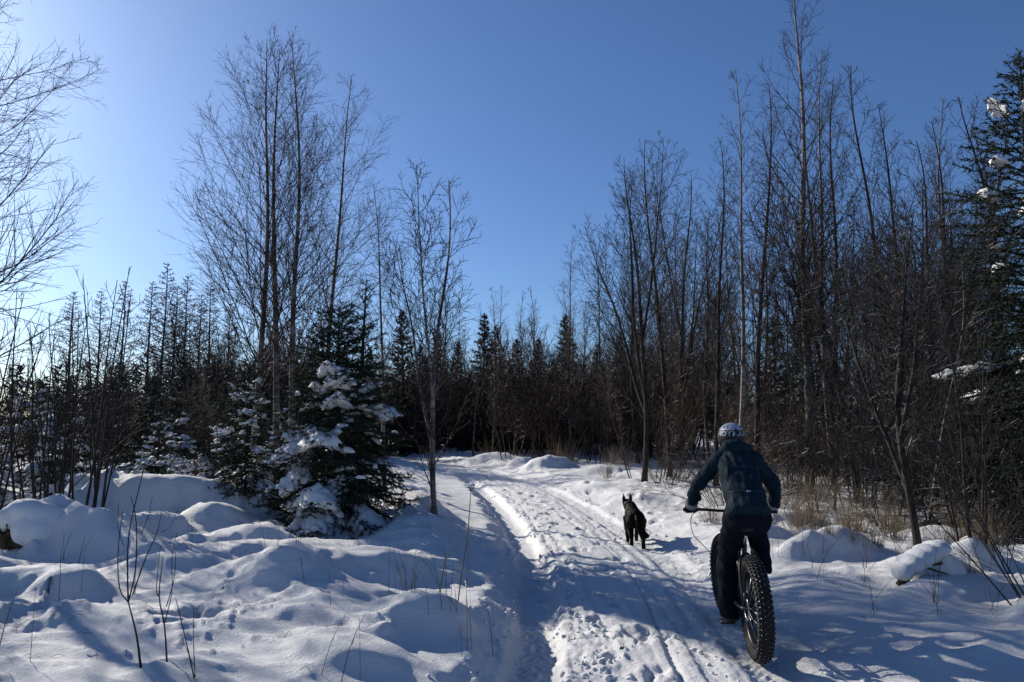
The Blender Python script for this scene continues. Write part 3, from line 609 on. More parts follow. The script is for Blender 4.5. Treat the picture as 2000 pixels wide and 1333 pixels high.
# ------------------------------------------------------------------ the fat bike and its rider
BX, BY = 1.79, 5.58
BZ = gz(BX, BY) + .005
BROT = (0, radians(-1.5), radians(-6))
def M_to(a, b):            # columns: side, dir, up
    a, b = np.asarray(a, float), np.asarray(b, float); return a, b
bike = thing('fat_bike', 'black fat-tyre mountain bike with studded tyres under the rider on the track', 'bicycle', (BX, BY, BZ), BROT)
def part(name, mb, mat, parent, smooth=True, label=None, kind=None):
    o = obj(name, mb.build(name, mat, smooth) if isinstance(mb, MB) else mb, parent); tag(o, label, None, None, kind); return o
WR = .372
def ring(mb, R, prof, n=96):
    """profile [(x, dr)] swept round the x axis"""
    prof = np.asarray(prof, float); k = len(prof); a = np.arange(n) * 2 * pi / n
    V = np.stack([np.broadcast_to(prof[:, 0], (n, k)), np.cos(a)[:, None] * (R + prof[:, 1]), np.sin(a)[:, None] * (R + prof[:, 1])], -1).reshape(-1, 3)
    i = np.arange(n)[:, None] * k; j = ((np.arange(n) + 1) % n)[:, None] * k; p = np.arange(k)[None]; q = (p + 1) % k
    mb.add(V, np.stack([i + p, j + p, j + q, i + q], -1).reshape(-1, 4)); return mb
def wheel(y, front):
    w = part('wheel', MB(), None, bike) if False else obj('wheel', None, bike, (0, y, WR))
    w.empty_display_size = .1
    a = np.arange(18) * 2 * pi / 18
    part('tyre', ring(MB(), .316, np.stack([.056 * np.cos(a), .052 * np.sin(a)], -1)), 'tyre_rubber', w)
    kb, sb = MB(), MB(); q = np.random.default_rng(3 + front)
    for row, ph in enumerate((-62, -38, -13, 13, 38, 62)):
        n = 60
        for k in range(n):
            th = (k + .5 * (row % 2)) * 2 * pi / n; f = radians(ph)
            er = np.array([0, cos(th), sin(th)]); et = np.array([0, -sin(th), cos(th)]); ex = np.array([1., 0, 0])
            nn = er * cos(f) + ex * sin(f); sd = ex * cos(f) - er * sin(f)
            c = er * (.316 + .054 * cos(f)) + ex * .057 * sin(f)
            box(kb, c, (.0072, .0085, .0055), np.stack([sd, et, nn], 1))
            if q.random() < .62: box(sb, c + nn * .006, (.0021, .0021, .0014), np.stack([sd, et, nn], 1))
    part('tread', kb, 'tyre_rubber', w, False, kind='stuff'); part('stud', sb, 'metal_silver', w, False, kind='stuff')
    part('rim', ring(MB(), .262, [(-.038, .012), (-.040, 0), (-.03, -.012), (0, -.016), (.03, -.012), (.040, 0), (.038, .012), (0, .006)]), 'metal_dark', w)
    hb = MB(); V, Q, T_ = tubes(np.array([[[-.085, 0, 0], [-.06, 0, 0], [-.058, 0, 0], [-.04, 0, 0], [.04, 0, 0], [.058, 0, 0], [.06, 0, 0], [.085, 0, 0]]]), np.array([[.012, .012, .034, .022, .022, .034, .012, .012]]), 14, True); hb.add(V, Q, T_)
    part('hub', hb, 'metal_dark', w)
    sp = MB()
    for k in range(32):
        th = k * 2 * pi / 32; s = 1 if k % 2 else -1; o_ = .55 * (1 if (k // 2) % 2 else -1)
        tube1(sp, [[s * .055, .032 * cos(th + o_), .032 * sin(th + o_)], [s * .012, .252 * cos(th), .252 * sin(th)]], .0013, 4)
    part('spoke', sp, 'metal_silver', w, kind='stuff')
    db = ring(MB(), .082, [(-.068, -.012), (-.068, .010), (-.066, .010), (-.066, -.012)], 48)
    part('brake_disc', db, 'metal_silver', w)
    if not front:
        cb = MB()
        for k in range(8): ring(cb, .022 + .0055 * k, [(.078 - .0045 * k, -.006), (.078 - .0045 * k, .004), (.080 - .0045 * k, .004), (.080 - .0045 * k, -.006)], 30)
        part('cassette', cb, 'metal_dark', w)
wheel(0, 0); FY = 1.13; wheel(FY, 1)
bike.children[-1].rotation_euler = (0, 0, radians(7))      # steering a little to the left
BB = np.array([0, .44, .335]); ST = np.array([0, .27, .79]); HT = np.array([0, .86, .90]); HB = np.array([0, .905, .775]); RA = np.array([0, 0, WR]); FA = np.array([0, FY, WR])
fb = MB()
tube1(fb, [BB, ST], [.022, .019], 12); tube1(fb, [HT + [0, .003, .02], HB - [0, -.003, .02]], .030, 12)
tube1(fb, [ST - [0, -.012, .03], HT - [0, .0, .02]], [.019, .024], 12); tube1(fb, [BB, HB], [.028, .030], 12)
tube1(fb, [BB - [.05, 0, 0], BB + [.05, 0, 0]], .026, 12)
for s in (-1, 1):
    tube1(fb, [BB + [s * .04, -.03, 0], [s * .085, .30, .345], [s * .095, .10, .36], [s * .085, 0, WR]], [.016, .014, .012, .012], 8, sub=4)
frame = part('frame', fb, 'frame_paint', bike)
sb = MB()
for s in (-1, 1): tube1(sb, [ST + [s * .012, -.01, -.07], [s * .07, .14, .65], [s * .085, 0, WR + .015]], [.010, .010, .010], 8, sub=4)
part('seat_stay', sb, 'metal_dark', frame)
sh = MB(); tube1(sh, [[-.045, .30, .56], [-.045, .285, .66]], .020, 10); tube1(sh, [[-.045, .285, .66], [-.045, .275, .76]], .008, 8); part('bottle', sh, 'metal_dark', bike)
po = MB(); tube1(po, [ST - [0, -.01, .03], [0, .225, .91]], .0155, 10); part('seat_post', po, 'metal_silver', bike)
sd = MB()
for y, wdt, z in np.array([[.10, .068, .928], [.14, .072, .932], [.19, .060, .928], [.24, .036, .925], [.30, .024, .925], [.35, .020, .92]]): ell(sd, (0, y, z), (wdt, .045, .024))
part('saddle', remesh(sd, 'saddle', 'glove_leather', .008, 4), None, bike)
fk = MB(); ax = (HB - HT) / np.linalg.norm(HB - HT); cr = HB + ax * .035
tube1(fk, [HT, cr], .016, 10)
for s in (-1, 1): tube1(fk, [cr + [s * .03, 0, .0], cr + [s * .075, .0, .0]], .020, 8); tube1(fk, [cr + [s * .075, 0, .01], cr + [s * .075, .05, -.13], FA + [s * .075, -.045, .10], FA + [s * .075, 0, 0]], [.018, .018, .022, .016], 10)
part('fork', fk, 'frame_paint', bike)
hbm = MB(); tube1(hbm, [HT - ax * .03, HT - ax * .06 + [0, .03, .012], [0, .92, .965]], [.018, .018, .02], 10)
tube1(hbm, [[-.375, .869, .985], [-.25, .895, .982], [-.08, .92, .966], [0, .922, .965], [.08, .92, .966], [.25, .895, .982], [.375, .869, .985]], .0125, 10, sub=4)
bar = part('handlebar', hbm, 'frame_paint', bike)
for s in (-1, 1):
    gm = MB(); tube1(gm, [[s * .26, .893, .983], [s * .38, .868, .985]], .0175, 12); part('grip', gm, 'tyre_rubber', bar)
    lm = MB(); tube1(lm, [[s * .25, .91, .975], [s * .27, .94, .965], [s * .35, .935, .955]], [.008, .007, .005], 6); part('brake_lever', lm, 'metal_dark', bar)
cm = MB()
tube1(cm, [[-.25, .92, .97], [-.30, 1.02, .90], [-.28, 1.07, .74], [-.16, 1.03, .60], [-.09, FY - .02, .42]], .0035, 6, sub=8); tube1(cm, [[.24, .92, .97], [.17, 1.03, .93], [.06, .97, .82], [.035, .70, .60], [.03, .5, .38]], .0035, 6, sub=8)
part('cable', cm, 'tyre_rubber', bike)
ck = MB(); ring(ck, .075, [(.058, -.012), (.058, .006), (.062, .006), (.062, -.012)], 40); V0 = ck.V[-1]; ck.V[-1] = V0 + BB
part('chainring', ck, 'metal_dark', bike)
PED = {-1: BB + [-.14, .01, -.172], 1: BB + [.14, .02, .171]}
for s in (-1, 1):
    c2 = MB(); tube1(c2, [BB + [s * .05, 0, 0], BB + [s * .085, 0, 0], PED[s] - [s * .05, 0, 0]], [.016, .016, .012], 8); crk = part('crank', c2, 'metal_dark', bike)
    p2 = MB(); box(p2, PED[s], (.048, .048, .008)); part('pedal', p2, 'metal_dark', crk, False)
chn = MB(); tube1(chn, [BB + [.06, .0, .076], [.065, .0, WR + .04]], .004, 4); tube1(chn, [BB + [.06, .0, -.076], [.065, .02, WR - .09], [.065, -.02, WR - .04]], .004, 4); part('chain', chn, 'metal_dark', bike)
dr = MB(); tube1(dr, [[.08, .0, WR - .02], [.085, .01, WR - .07], [.075, .03, WR - .13]], [.012, .016, .012], 8); part('derailleur', dr, 'metal_dark', bike)
cal = MB(); box(cal, (-.07, -.02, WR + .085), (.014, .018, .028)); part('brake_caliper', cal, 'metal_dark', bike, False)

# rider
rider = thing('person', 'cyclist in dark teal hooded jacket, dark trousers and lettered helmet riding the fat bike', 'person', (BX, BY, BZ), (0, radians(-.4), radians(-6)), (.94, 1, 1))
tilt = Matrix.Rotation(radians(-35), 3, 'X')
SPINE = np.array([[0, .165, 1.02], [0, .22, 1.11], [0, .34, 1.22], [0, .48, 1.35], [0, .575, 1.435], [0, .65, 1.50]])
def torso(mb, rx, ry, n=70):
    t = np.linspace(0, 5, n)
    for u in t:
        c = [np.interp(u, range(6), SPINE[:, k]) for k in range(3)]; ell(mb, c, (np.interp(u, range(6), rx), np.interp(u, range(6), ry), .05), tilt)
SHO = {s: np.array([s * .150, .565, 1.405]) for s in (-1, 1)}; ELB = {s: np.array([s * .335, .645, 1.185]) for s in (-1, 1)}; WRI = {s: np.array([s * .360, .815, 1.025]) for s in (-1, 1)}
HIP = {s: np.array([s * .09, .20, .985]) for s in (-1, 1)}
KNE = {-1: np.array([-.12, .47, .65]), 1: np.array([.15, .60, .955])}; ANK = {-1: np.array([-.14, .39, .26]), 1: np.array([.145, .40, .605])}
bm = MB(); torso(bm, [.14, .13, .14, .155, .13, .05], [.10, .095, .10, .105, .08, .05])
for s in (-1, 1):
    tube1(bm, [SHO[s], ELB[s], WRI[s], WRI[s] + [s * .005, .04, -.03]], [.05, .04, .028, .03], 10, sub=3); tube1(bm, [HIP[s], KNE[s], ANK[s]], [.08, .052, .036], 10, sub=3)
    ell(bm, ANK[s] + [0, .07, -.06], (.04, .11, .035))
tube1(bm, [[0, .62, 1.46], [0, .70, 1.56]], [.06, .058], 12)
ell(bm, (0, .735, 1.605), (.074, .092, .108), tilt); ell(bm, (0, .775, 1.555), (.05, .06, .06)); ell(bm, (0, .832, 1.59), (.013, .022, .022)); ell(bm, (0, .815, 1.545), (.026, .014, .008))
for s in (-1, 1): ell(bm, (s * .077, .715, 1.59), (.010, .022, .032))
part('body', remesh(bm, 'body', 'skin', .011, 3), None, rider)
for s in (-1, 1): part('eye', ell(MB(), (s * .031, .812, 1.615), (.013, .011, .012)), 'dog_eye', rider)
hm = MB(); ell(hm, (0, .705, 1.60), (.080, .085, .10), tilt); ell(hm, (0, .655, 1.545), (.055, .035, .055)); part('hair', remesh(hm, 'hair', 'hair', .010, 2), None, rider)
def creases(amp, f):
    return lambda V: amp * (noise3(V, f, 3) + .8 * (.4 - np.abs(noise3(V * [1.3, 1, .8], f * .8, 8))) + .4 * noise3(V, f * 2.6, 5))
jm = MB(); torso(jm, [.180, .162, .165, .172, .145, .085], [.150, .135, .135, .135, .105, .075])
for s in (-1, 1):
    tube1(jm, [SHO[s] - [s * .05, 0, 0], SHO[s], (SHO[s] + ELB[s]) / 2 + [s * .012, 0, 0], ELB[s], (ELB[s] + WRI[s]) / 2, WRI[s]], [.070, .070, .064, .057, .053, .046], 14, sub=4)
    ell(jm, SHO[s], (.070, .070, .070)); ell(jm, ELB[s], (.058, .058, .058))
a_ = np.linspace(0, 2 * pi, 22)[:-1]
for k in range(21): ell(jm, (.088 * sin(a_[k]), .650 - .085 * cos(a_[k]), 1.508 + .018 * cos(a_[k])), (.040, .040, .034), None, 10, 6)
ell(jm, (0, .555, 1.505), (.135, .075, .065), tilt); ell(jm, (0, .60, 1.525), (.105, .06, .05)); ell(jm, (0, .50, 1.43), (.10, .05, .05), tilt)
jacket = part('jacket', remesh(jm, 'jacket', 'jacket_cloth', .0085, 6, creases(.020, 10)), None, rider)
for s in (-1, 1):
    d = norm(WRI[s] - ELB[s]); c3 = MB(); tube1(c3, [WRI[s] - d * .035, WRI[s] - d * .015, WRI[s] + d * .012], [.053, .056, .052], 16); part('cuff', c3, 'jacket_cuff', rider)
from mathutils.bvhtree import BVHTree
jt = BVHTree.FromPolygons([v.co.copy() for v in jacket.data.vertices], [tuple(p.vertices) for p in jacket.data.polygons])
def on_back(x, z):
    hit = jt.ray_cast(Vector((x, -1.0, z)), Vector((0, 1, 0)))[0]; return None if hit is None else np.array(hit) - [0, .0015, 0]
for line in ([(x, 1.195 + .012 * cos(x * 14)) for x in np.linspace(-.15, .15, 26)], [(-.115 + .02 * sin(z * 9), z) for z in np.linspace(1.0, 1.40, 26)], [(.115 - .02 * sin(z * 9), z) for z in np.linspace(1.0, 1.40, 26)], [(x, 1.375 - .35 * x * x) for x in np.linspace(-.17, .17, 26)], [(x, 1.005) for x in np.linspace(-.16, .16, 26)]):
    pts = [p for p in (on_back(*q_) for q_ in line) if p is not None]
    if len(pts) > 3: part('seam', tube1(MB(), pts, .0032, 5), 'seam_tape', jacket)
hp = on_back(0, 1.205); lg = MB(); box(lg, hp, (.016, .003, .005)); part('reflective_tab', lg, 'letter_white', jacket, False)
tm = MB(); ell(tm, (0, .19, .985), (.168, .145, .13)); ell(tm, (0, .20, 1.08), (.155, .12, .12))
for s in (-1, 1):
    m1 = (HIP[s] + KNE[s]) / 2; m2 = (KNE[s] + ANK[s]) / 2
    tube1(tm, [HIP[s], m1, KNE[s], m2, ANK[s] + [0, 0, .03], ANK[s] - [0, -.005, .035]], [.105, .095, .080, .080, .070, .074], 14, sub=4); ell(tm, HIP[s], (.105, .11, .105)); ell(tm, KNE[s], (.082, .082, .082))
part('trousers', remesh(tm, 'trousers', 'trouser_cloth', .0085, 3, creases(.020, 9)), None, rider)
for s in (-1, 1):
    g_ = MB(); hx = s * .365; cx = .875 - .0 * s
    ell(g_, (hx, .850, 1.002), (.050, .042, .024), Matrix.Rotation(radians(-25), 3, 'X')); tube1(g_, [WRI[s] - [0, .01, -.01], [hx, .845, 1.002]], [.043, .036], 12)
    for k, (dx, ln) in enumerate([(-.034, .9), (-.011, 1.0), (.012, .97), (.034, .82)]):
        x = hx + s * dx; yb = .875 - (abs(x) - .275) * .2
        tube1(g_, [[x, yb - .018, 1.012], [x, yb + .012 * ln, 1.016], [x, yb + .034 * ln, .998], [x, yb + .034 * ln, .970], [x, yb + .010, .953]], [.0135, .0130, .0125, .0118, .0105], 8, sub=2)
    xi = hx - s * .046; tube1(g_, [[hx - s * .02, .848, .998], [xi, .862, .988], [xi - s * .006, .884, .966], [xi + s * .008, .900, .955]], [.016, .0145, .0130, .011], 8, sub=2)
    part('glove', remesh(g_, 'glove', 'glove_leather', .0045, 2), None, rider)
    bt = MB(); a = PED[s] + [0, 0, .008]; ax_ = ANK[s]
    ell(bt, a + [0, .10, .032], (.046, .085, .032)); ell(bt, a + [0, .01, .038], (.043, .085, .038)); ell(bt, a + [0, -.085, .045], (.042, .055, .045))
    tube1(bt, [a + [0, -.06, .05], ax_ + [0, -.005, .03]], [.056, .058], 12); box(bt, a + [0, .01, .012], (.040, .135, .012))
    part('boot', remesh(bt, 'boot', 'boot_leather', .008, 3), None, rider)
# helmet: centre HC, half axes HR
HC = np.array([0, .735, 1.605]); HR = np.array([.116, .138, .114])
def hpt(az, el, k=1.0):      # az 0 = straight back, positive to the right
    return HC + np.stack([HR[0] * np.sin(az) * np.cos(el), -HR[1] * np.cos(az) * np.cos(el), HR[2] * np.sin(el)], -1) * k
def cap(az0, az1, el0, el1, k, th, nu, nv, lowfun=None):
    mb = MB(); az = np.linspace(az0, az1, nu); v = np.linspace(0, 1, nv); A, Vv = np.meshgrid(az, v, indexing='ij')
    lo = np.full_like(A, el0) if lowfun is None else lowfun(A); E_ = lo + (el1 - lo) * Vv
    o1 = hpt(A, E_, k).reshape(-1, 3); i1 = hpt(A, E_, k - th).reshape(-1, 3); n = nu * nv
    i = (np.arange(nu - 1)[:, None] * nv + np.arange(nv - 1)[None]).ravel(); Q = np.stack([i, i + nv, i + nv + 1, i + 1], -1)
    q2 = []; 
    for k_ in range(nu - 1): q2.append([k_ * nv, n + k_ * nv, n + (k_ + 1) * nv, (k_ + 1) * nv]); q2.append([k_ * nv + nv - 1, (k_ + 1) * nv + nv - 1, n + (k_ + 1) * nv + nv - 1, n + k_ * nv + nv - 1])
    mb.add(np.vstack([o1, i1]), np.concatenate([Q, Q[:, ::-1] + n, np.array(q2)])); return mb
helm = part('helmet', cap(-pi, pi, 0, radians(89.5), 1.0, .10, 61, 14, lambda A: np.radians(-22 + 22 * (1 - np.cos(A)) / 2 * 1.6)), 'helmet_white', rider)
part('rear_band', cap(-1.75, 1.75, radians(-26), radians(27), 1.012, .03, 41, 10), 'helmet_black', helm)
for az, el in [(-.6, 44), (-.95, 42), (1.0, 42)]:
    v = MB(); c = hpt(np.array(az), np.array(radians(el)), 1.0); ell(v, c, (.013, .006, .004), Vector(c - HC).to_track_quat('Z', 'X').to_matrix(), 10, 6); part('vent', v, 'helmet_black', helm)
ck_ = MB(); c = hpt(np.array(.16), np.array(radians(20)), 1.02); ell(ck_, c, (.013, .034, .007), Vector(c - HC).to_track_quat('Z', 'Y').to_matrix()); part('strap_clip', ck_, 'helmet_black', helm)
for s in (-1, 1):
    st_ = MB(); tube1(st_, [hpt(np.array(s * 1.5), np.array(-.1)), [s * .072, .76, 1.545], [s * .03, .79, 1.50]], .007, 6); part('chin_strap', st_, 'helmet_black', helm)
def lettering(txt, az0, az1, el0, el1, k):
    cu = bpy.data.curves.new('lettering', 'FONT'); cu.body = txt; cu.resolution_u = 3; cu.extrude = 0.0; cu.space_character = 1.05; cu.offset = .012
    o = bpy.data.objects.new('tmp', cu); COL.objects.link(o); bpy.context.view_layer.update()
    me = bpy.data.meshes.new_from_object(o.evaluated_get(bpy.context.evaluated_depsgraph_get())); bpy.data.objects.remove(o)
    n = len(me.vertices); V = np.empty(n * 3, np.float32); me.vertices.foreach_get('co', V); V = V.reshape(-1, 3).astype(float)
    x = (V[:, 0] - V[:, 0].min()) / np.ptp(V[:, 0]); y = (V[:, 1] - V[:, 1].min()) / np.ptp(V[:, 1])
    me.vertices.foreach_set('co', hpt(az0 + (az1 - az0) * x, el0 + (el1 - el0) * y, k).astype(np.float32).ravel()); me.update()
    me.materials.clear(); me.materials.append(MAT['letter_white']); return me
part('lettering', lettering('HOTMAXE', -1.45, 1.45, radians(2), radians(23), 1.022), None, helm)

# ------------------------------------------------------------------ the dog
DX, DY = 1.73, 10.55
dog = thing('dog', 'black prick-eared shepherd dog walking away along the right wheel rut', 'dog', (DX, DY, gz(DX, DY) - .025), (0, 0, radians(-3)), .97)
dm = MB()
for y, z, rx, rz in [(-.04, .435, .098, .125), (.02, .44, .112, .135), (.10, .435, .112, .130), (.18, .425, .112, .13), (.27, .415, .118, .145), (.36, .415, .122, .158), (.44, .425, .118, .155), (.51, .445, .10, .13)]:
    ell(dm, (0, y, z), (rx, .10, rz))
tube1(dm, [(0, .47, .48), (-.015, .58, .535), (-.04, .66, .565)], [.105, .085, .072], 12, sub=3)
ell(dm, (-.05, .70, .575), (.068, .085, .065)); tube1(dm, [(-.055, .74, .565), (-.075, .86, .54)], [.046, .028], 10)
for s in (-1, 1):   # ears
    b0 = np.array([-.05 + s * .045, .675, .615]); tube1(dm, [b0 - [0, 0, .02], b0 + [s * .006, -.004, .05], b0 + [s * .012, -.002, .115]], [.033, .027, .006], 10)
LEGS = {(-1, 0): [(-.065, -.02, .42), (-.075, .07, .30), (-.07, -.06, .165), (-.07, -.045, .05)], (1, 0): [(.065, -.03, .42), (.08, .00, .29), (.08, -.17, .17), (.085, -.20, .05)],
        (-1, 1): [(-.075, .46, .40), (-.085, .42, .28), (-.08, .40, .15), (-.08, .38, .05)], (1, 1): [(.075, .46, .40), (.08, .47, .28), (.07, .56, .16), (.07, .58, .05)]}
for (s, f), L_ in LEGS.items():
    if f == 0: tube1(dm, L_, [.088, .062, .030, .026], 12, sub=4); ell(dm, L_[0], (.065, .105, .12))
    else: tube1(dm, L_, [.070, .042, .030, .025], 12, sub=4)
    e = np.array(L_[-1]); ell(dm, e + [0, .022, -.025], (.031, .048, .026))
tube1(dm, [(0, -.09, .50), (.012, -.17, .44), (.03, -.22, .34), (.07, -.25, .255), (.125, -.26, .235), (.155, -.255, .25)], [.032, .042, .050, .055, .045, .014], 12, sub=4)
fur = lambda V: .006 * noise3(V * [1, 1, .6], 22, 2) + .005 * noise3(V * [1, .5, .5], 45, 4)
dbody = part('body', remesh(dm, 'dog_body', 'dog_fur', .0085, 3, fur), None, dog)
def fur_tufts():       # loose hair standing off the coat
    me = dbody.data; q = np.random.default_rng(8); n = len(me.vertices); V = np.empty(n * 3, np.float32); me.vertices.foreach_get('co', V); V = V.reshape(-1, 3); nr = np.empty(n * 3, np.float32); me.vertices.foreach_get('normal', nr); nr = nr.reshape(-1, 3)
    k = q.integers(0, n, 9000); p, m = V[k], nr[k]; d = norm(m * .7 + np.array([0, -.75, -.45]) + q.normal(0, .2, (9000, 3))); s = norm(np.cross(d, m + .01)) * .0016
    l = q.uniform(.012, .024, (9000, 1)) * np.where(p[:, 1:2] < -.14, 1.6, 1.0) * np.where(p[:, 2:3] < .2, .5, 1.0) * np.where(p[:, 1:2] > .6, .4, 1)
    b = MB(); b.add(np.stack([p - s - m * .002, p + s - m * .002, p + d * l], 1).reshape(-1, 3), None, np.arange(27000).reshape(-1, 3)); return b
part('fur', fur_tufts(), 'dog_fur', dog, False, kind='stuff')
for s in (-1, 1): part('eye', ell(MB(), (-.06 + s * .036, .765, .595), (.010, .010, .010)), 'dog_eye', dog)
part('nose', ell(MB(), (-.077, .885, .55), (.018, .014, .015)), 'glove_leather', dog)
cl = MB(); aa = np.linspace(0, 2 * pi, 25); u_ = np.array([1., 0, 0]); d_ = norm(np.array([-.02, .1, .05])); v_ = np.cross(d_, u_)
tube1(cl, [np.array([-.020, .60, .545]) + .087 * (u_ * cos(t) + v_ * sin(t)) for t in aa], .009, 6, False); part('collar', cl, 'collar', dog)

# ------------------------------------------------------------------ stumps, logs and dead stems
def lump(name, pts, rads, mat, voxel=.02, amp=.02, f=5, smooth=4, squash=1.0):
    mb = MB()
    for p, q in zip(pts, rads): ell(mb, p, (q, q, q * squash) if np.isscalar(q) else q)
    return remesh(mb, name, mat, voxel, smooth, lambda V: amp * noise3(V, f, 2))
sx, sy = -5.36, 8.3; sz = .34
stump = thing('tree_stump', 'rotten broken stump with a thick hood of snow at the end of the snow ridge', 'stump', (sx, sy, sz))
sm = MB(); tube1(sm, [(-.02, .06, -.25), (-.03, .0, .0), (-.06, -.05, .22), (-.07, -.06, .30)], [.16, .12, .10, .08], 14, sub=3)
for k in range(9): tube1(sm, [(-.06 + .10 * cos(k * .7), -.06 + .10 * sin(k * .7), .0), (-.09 + .13 * cos(k * .7), -.08 + .13 * sin(k * .7), .22 + .05 * (k % 3))], [.045, .012], 6)
part('wood', remesh(sm, 'stump_wood', 'wood_rotten', .018, 1, lambda V: .045 * noise3(V * [1, 1, .3], 13, 1)), None, stump)
part('snow_cap', lump('stump_snow', [(0, .0, .36), (.10, .06, .30), (.22, .12, .20), (.34, .16, .10), (.18, .0, .12), (-.13, -.10, .30), (-.18, -.10, .20), (.06, -.12, .16)], [(.20, .19, .14), (.22, .20, .16), (.26, .22, .20), (.30, .24, .2), (.2, .2, .2), (.13, .14, .12), (.08, .1, .12), (.12, .1, .16)], 'snow_clump', .02, .02, 5, 8), None, stump)
def snowy_branch(label, x, y, rz, sc=1.0):
    t = thing('fallen_branch', label, 'branch', (x, y, gz(x, y) - .02), (0, 0, rz), sc)
    w = MB(); tube1(w, [(-.30, 0, -.06), (-.20, .01, .05), (-.02, 0, .16), (.20, .02, .18), (.32, .03, .13)], [.06, .05, .04, .03, .014], 8, sub=3); tube1(w, [(-.02, 0, .15), (.06, -.12, .12), (.17, -.18, .09)], [.02, .012, .006], 6)
    part('wood', w, 'wood_rotten', t)
    part('snow_cap', lump('branch_snow', [(-.26, .02, .10), (-.14, .04, .17), (-.02, .06, .22), (.10, .08, .27), (.22, .10, .31), (.32, .12, .33), (.1, .22, .10), (.28, .16, .10), (.42, .2, .02)], [(.10, .16, .11), (.13, .19, .12), (.14, .20, .12), (.14, .20, .12), (.13, .19, .11), (.09, .14, .09), (.22, .2, .2), (.2, .18, .24), (.25, .2, .2)], 'snow_clump', .014, .016, 4, 4), None, t)
snowy_branch('fallen branch under a slanting slab of snow at the foot of the dark forked tree', 3.85, 7.1, .15, .82)
# young leafless tree and bushes near on the right
nt_ = T(bare_tree('near_tree', 121, 4.2, .040, .24, lean=(.35, .1), n1=22, t0=.16, ang=42, l1=.42, n2=10, n3=3, fork=3, bark='bark_dark', twig='twig_dark', rt=.0032, trop1=.05))
put('small_tree', 'crooked dark small tree forking low, behind the slab-covered branch', 'tree', nt_, 4.5, 8.35, .3, 1.0, sink=.1)
st2 = shrub('stems', 305, 3.2, 4, .12, 'twig_dark', 10, 5, 0, .022, .003, base=.18)
put('alder_shrub', 'few straight bare stems rising from a snowy tussock beside the crooked small tree', 'shrub', st2, 4.75, 7.75, .4, 1.0)
put('willow_bush', 'dense leafless bush reaching in from the edge over the snow right of the rider', 'bush', shrub('willow_near', 306, 2.0, 22, .9, 'twig_dark', 8, 4, 0, .009, .0022, base=.35, trop=.0), 4.5, 6.3, 0, 1.0)
put('willow_bush', 'leafless bush with arching twigs hanging over the snow beside the dog', 'bush', shrub('willow_arch', 307, 2.3, 26, 1.5, 'twig_dark', 8, 4, 0, .010, .003, base=.3, trop=-.05), 3.75, 13.2, 1, 1.0)
# dry grass
def tuft(name, seed, H, n, spread, rb=.0018, mat='dry_grass'):
    q = np.random.default_rng(seed); a = q.uniform(0, 2 * pi, n); s = q.uniform(0, 1, n)
    p = np.stack([np.cos(a) * s * .14, np.sin(a) * s * .14, np.full(n, -.03)], -1); d = norm(np.stack([np.cos(a) * s * spread, np.sin(a) * s * spread, np.ones(n)], -1))
    P = grow(p, d, H * q.uniform(.4, 1, n), 6, .07, -.07, q); V, Q, _ = tubes(P, np.full((n, 1), rb) * np.linspace(1, .4, 6)[None], 3); b = MB(); b.add(V, Q); return b.build(name, mat)
TU = [tuft('tuft_%d' % k, 400 + k, .75, 90, .55, .0026) for k in range(3)]
q = np.random.default_rng(21)
for x, y, s_ in [(3.75, 9.9, 1.0), (4.05, 10.2, 1.2), (4.35, 9.8, 1.1), (4.7, 10.3, 1.2), (4.9, 9.6, .9), (3.5, 10.6, 1.0), (4.3, 10.9, 1.2), (5.2, 10.5, 1.1), (4.95, 8.0, .8), (3.95, 8.85, .6), (4.75, 7.6, .75), (3.0, 11.4, .8), (3.6, 8.6, .5), (3.85, 8.55, .45), (4.15, 8.7, .6), (4.5, 8.0, .6), (4.15, 6.05, .35), (4.4, 7.3, .5), (5.3, 8.9, .8), (5.6, 9.6, .9), (3.3, 8.75, .35), (4.6, 9.1, .8)]:
    put('grass_tuft', 'tuft of dry straw-coloured grass on the verge behind the rider', 'grass', TU[q.integers(3)], x, y, q.uniform(0, 6), s_, 'dry grass tufts on the right verge')
for x, y, s_ in [(1.6, 25.4, 1.6), (2.0, 26, 1.8), (2.9, 21.8, 1.2), (2.6, 20.4, 1.0), (3.4, 22.5, 1.3), (-1.0, 29.2, 1.5)]:
    put('grass_tuft', 'tuft of dry grass at the edge of the track near the bend', 'grass', TU[q.integers(3)], x, y, q.uniform(0, 6), s_, 'dry grass tufts near the bend')
# dead stems in the foreground
def stems_mesh(name, lines, mat='dry_stalk'):
    b = MB()
    for pts, r0 in lines: tube1(b, pts, np.linspace(r0, r0 * .45, len(pts)), 5, True, 3)
    return b.build(name, mat)
def px(pts, u0, v0, k, j=.0): return [((u - u0) / k, j * i * .03, (v0 - v) / k) for i, (u, v) in enumerate(pts)]
k1 = 338.
sap = stems_mesh('sapling_a', [(px([(264, 1340), (252, 1275), (233, 1213)], 264, 1330, k1), .0075), (px([(233, 1213), (224, 1170), (217, 1090), (228, 1000), (231, 958)], 264, 1330, k1, 1), .005), (px([(233, 1213), (248, 1152), (250, 1065), (242, 1015)], 264, 1330, k1, -1), .0045),
    (px([(233, 1213), (210, 1190), (198, 1124), (198, 1045)], 264, 1330, k1, 1), .0042), (px([(240, 1200), (266, 1131), (290, 1082), (301, 1040)], 264, 1330, k1, -1), .004), (px([(218, 1110), (206, 1075), (205, 1030)], 264, 1330, k1), .0025), (px([(250, 1090), (262, 1055), (268, 1020)], 264, 1330, k1), .0025), (px([(288, 1085), (305, 1075), (318, 1040)], 264, 1330, k1), .0022)], 'twig_dark')
put('sapling', 'forked leafless sapling standing alone in the foreground snow', 'sapling', sap, -2.02, 4.2, sink=.0)
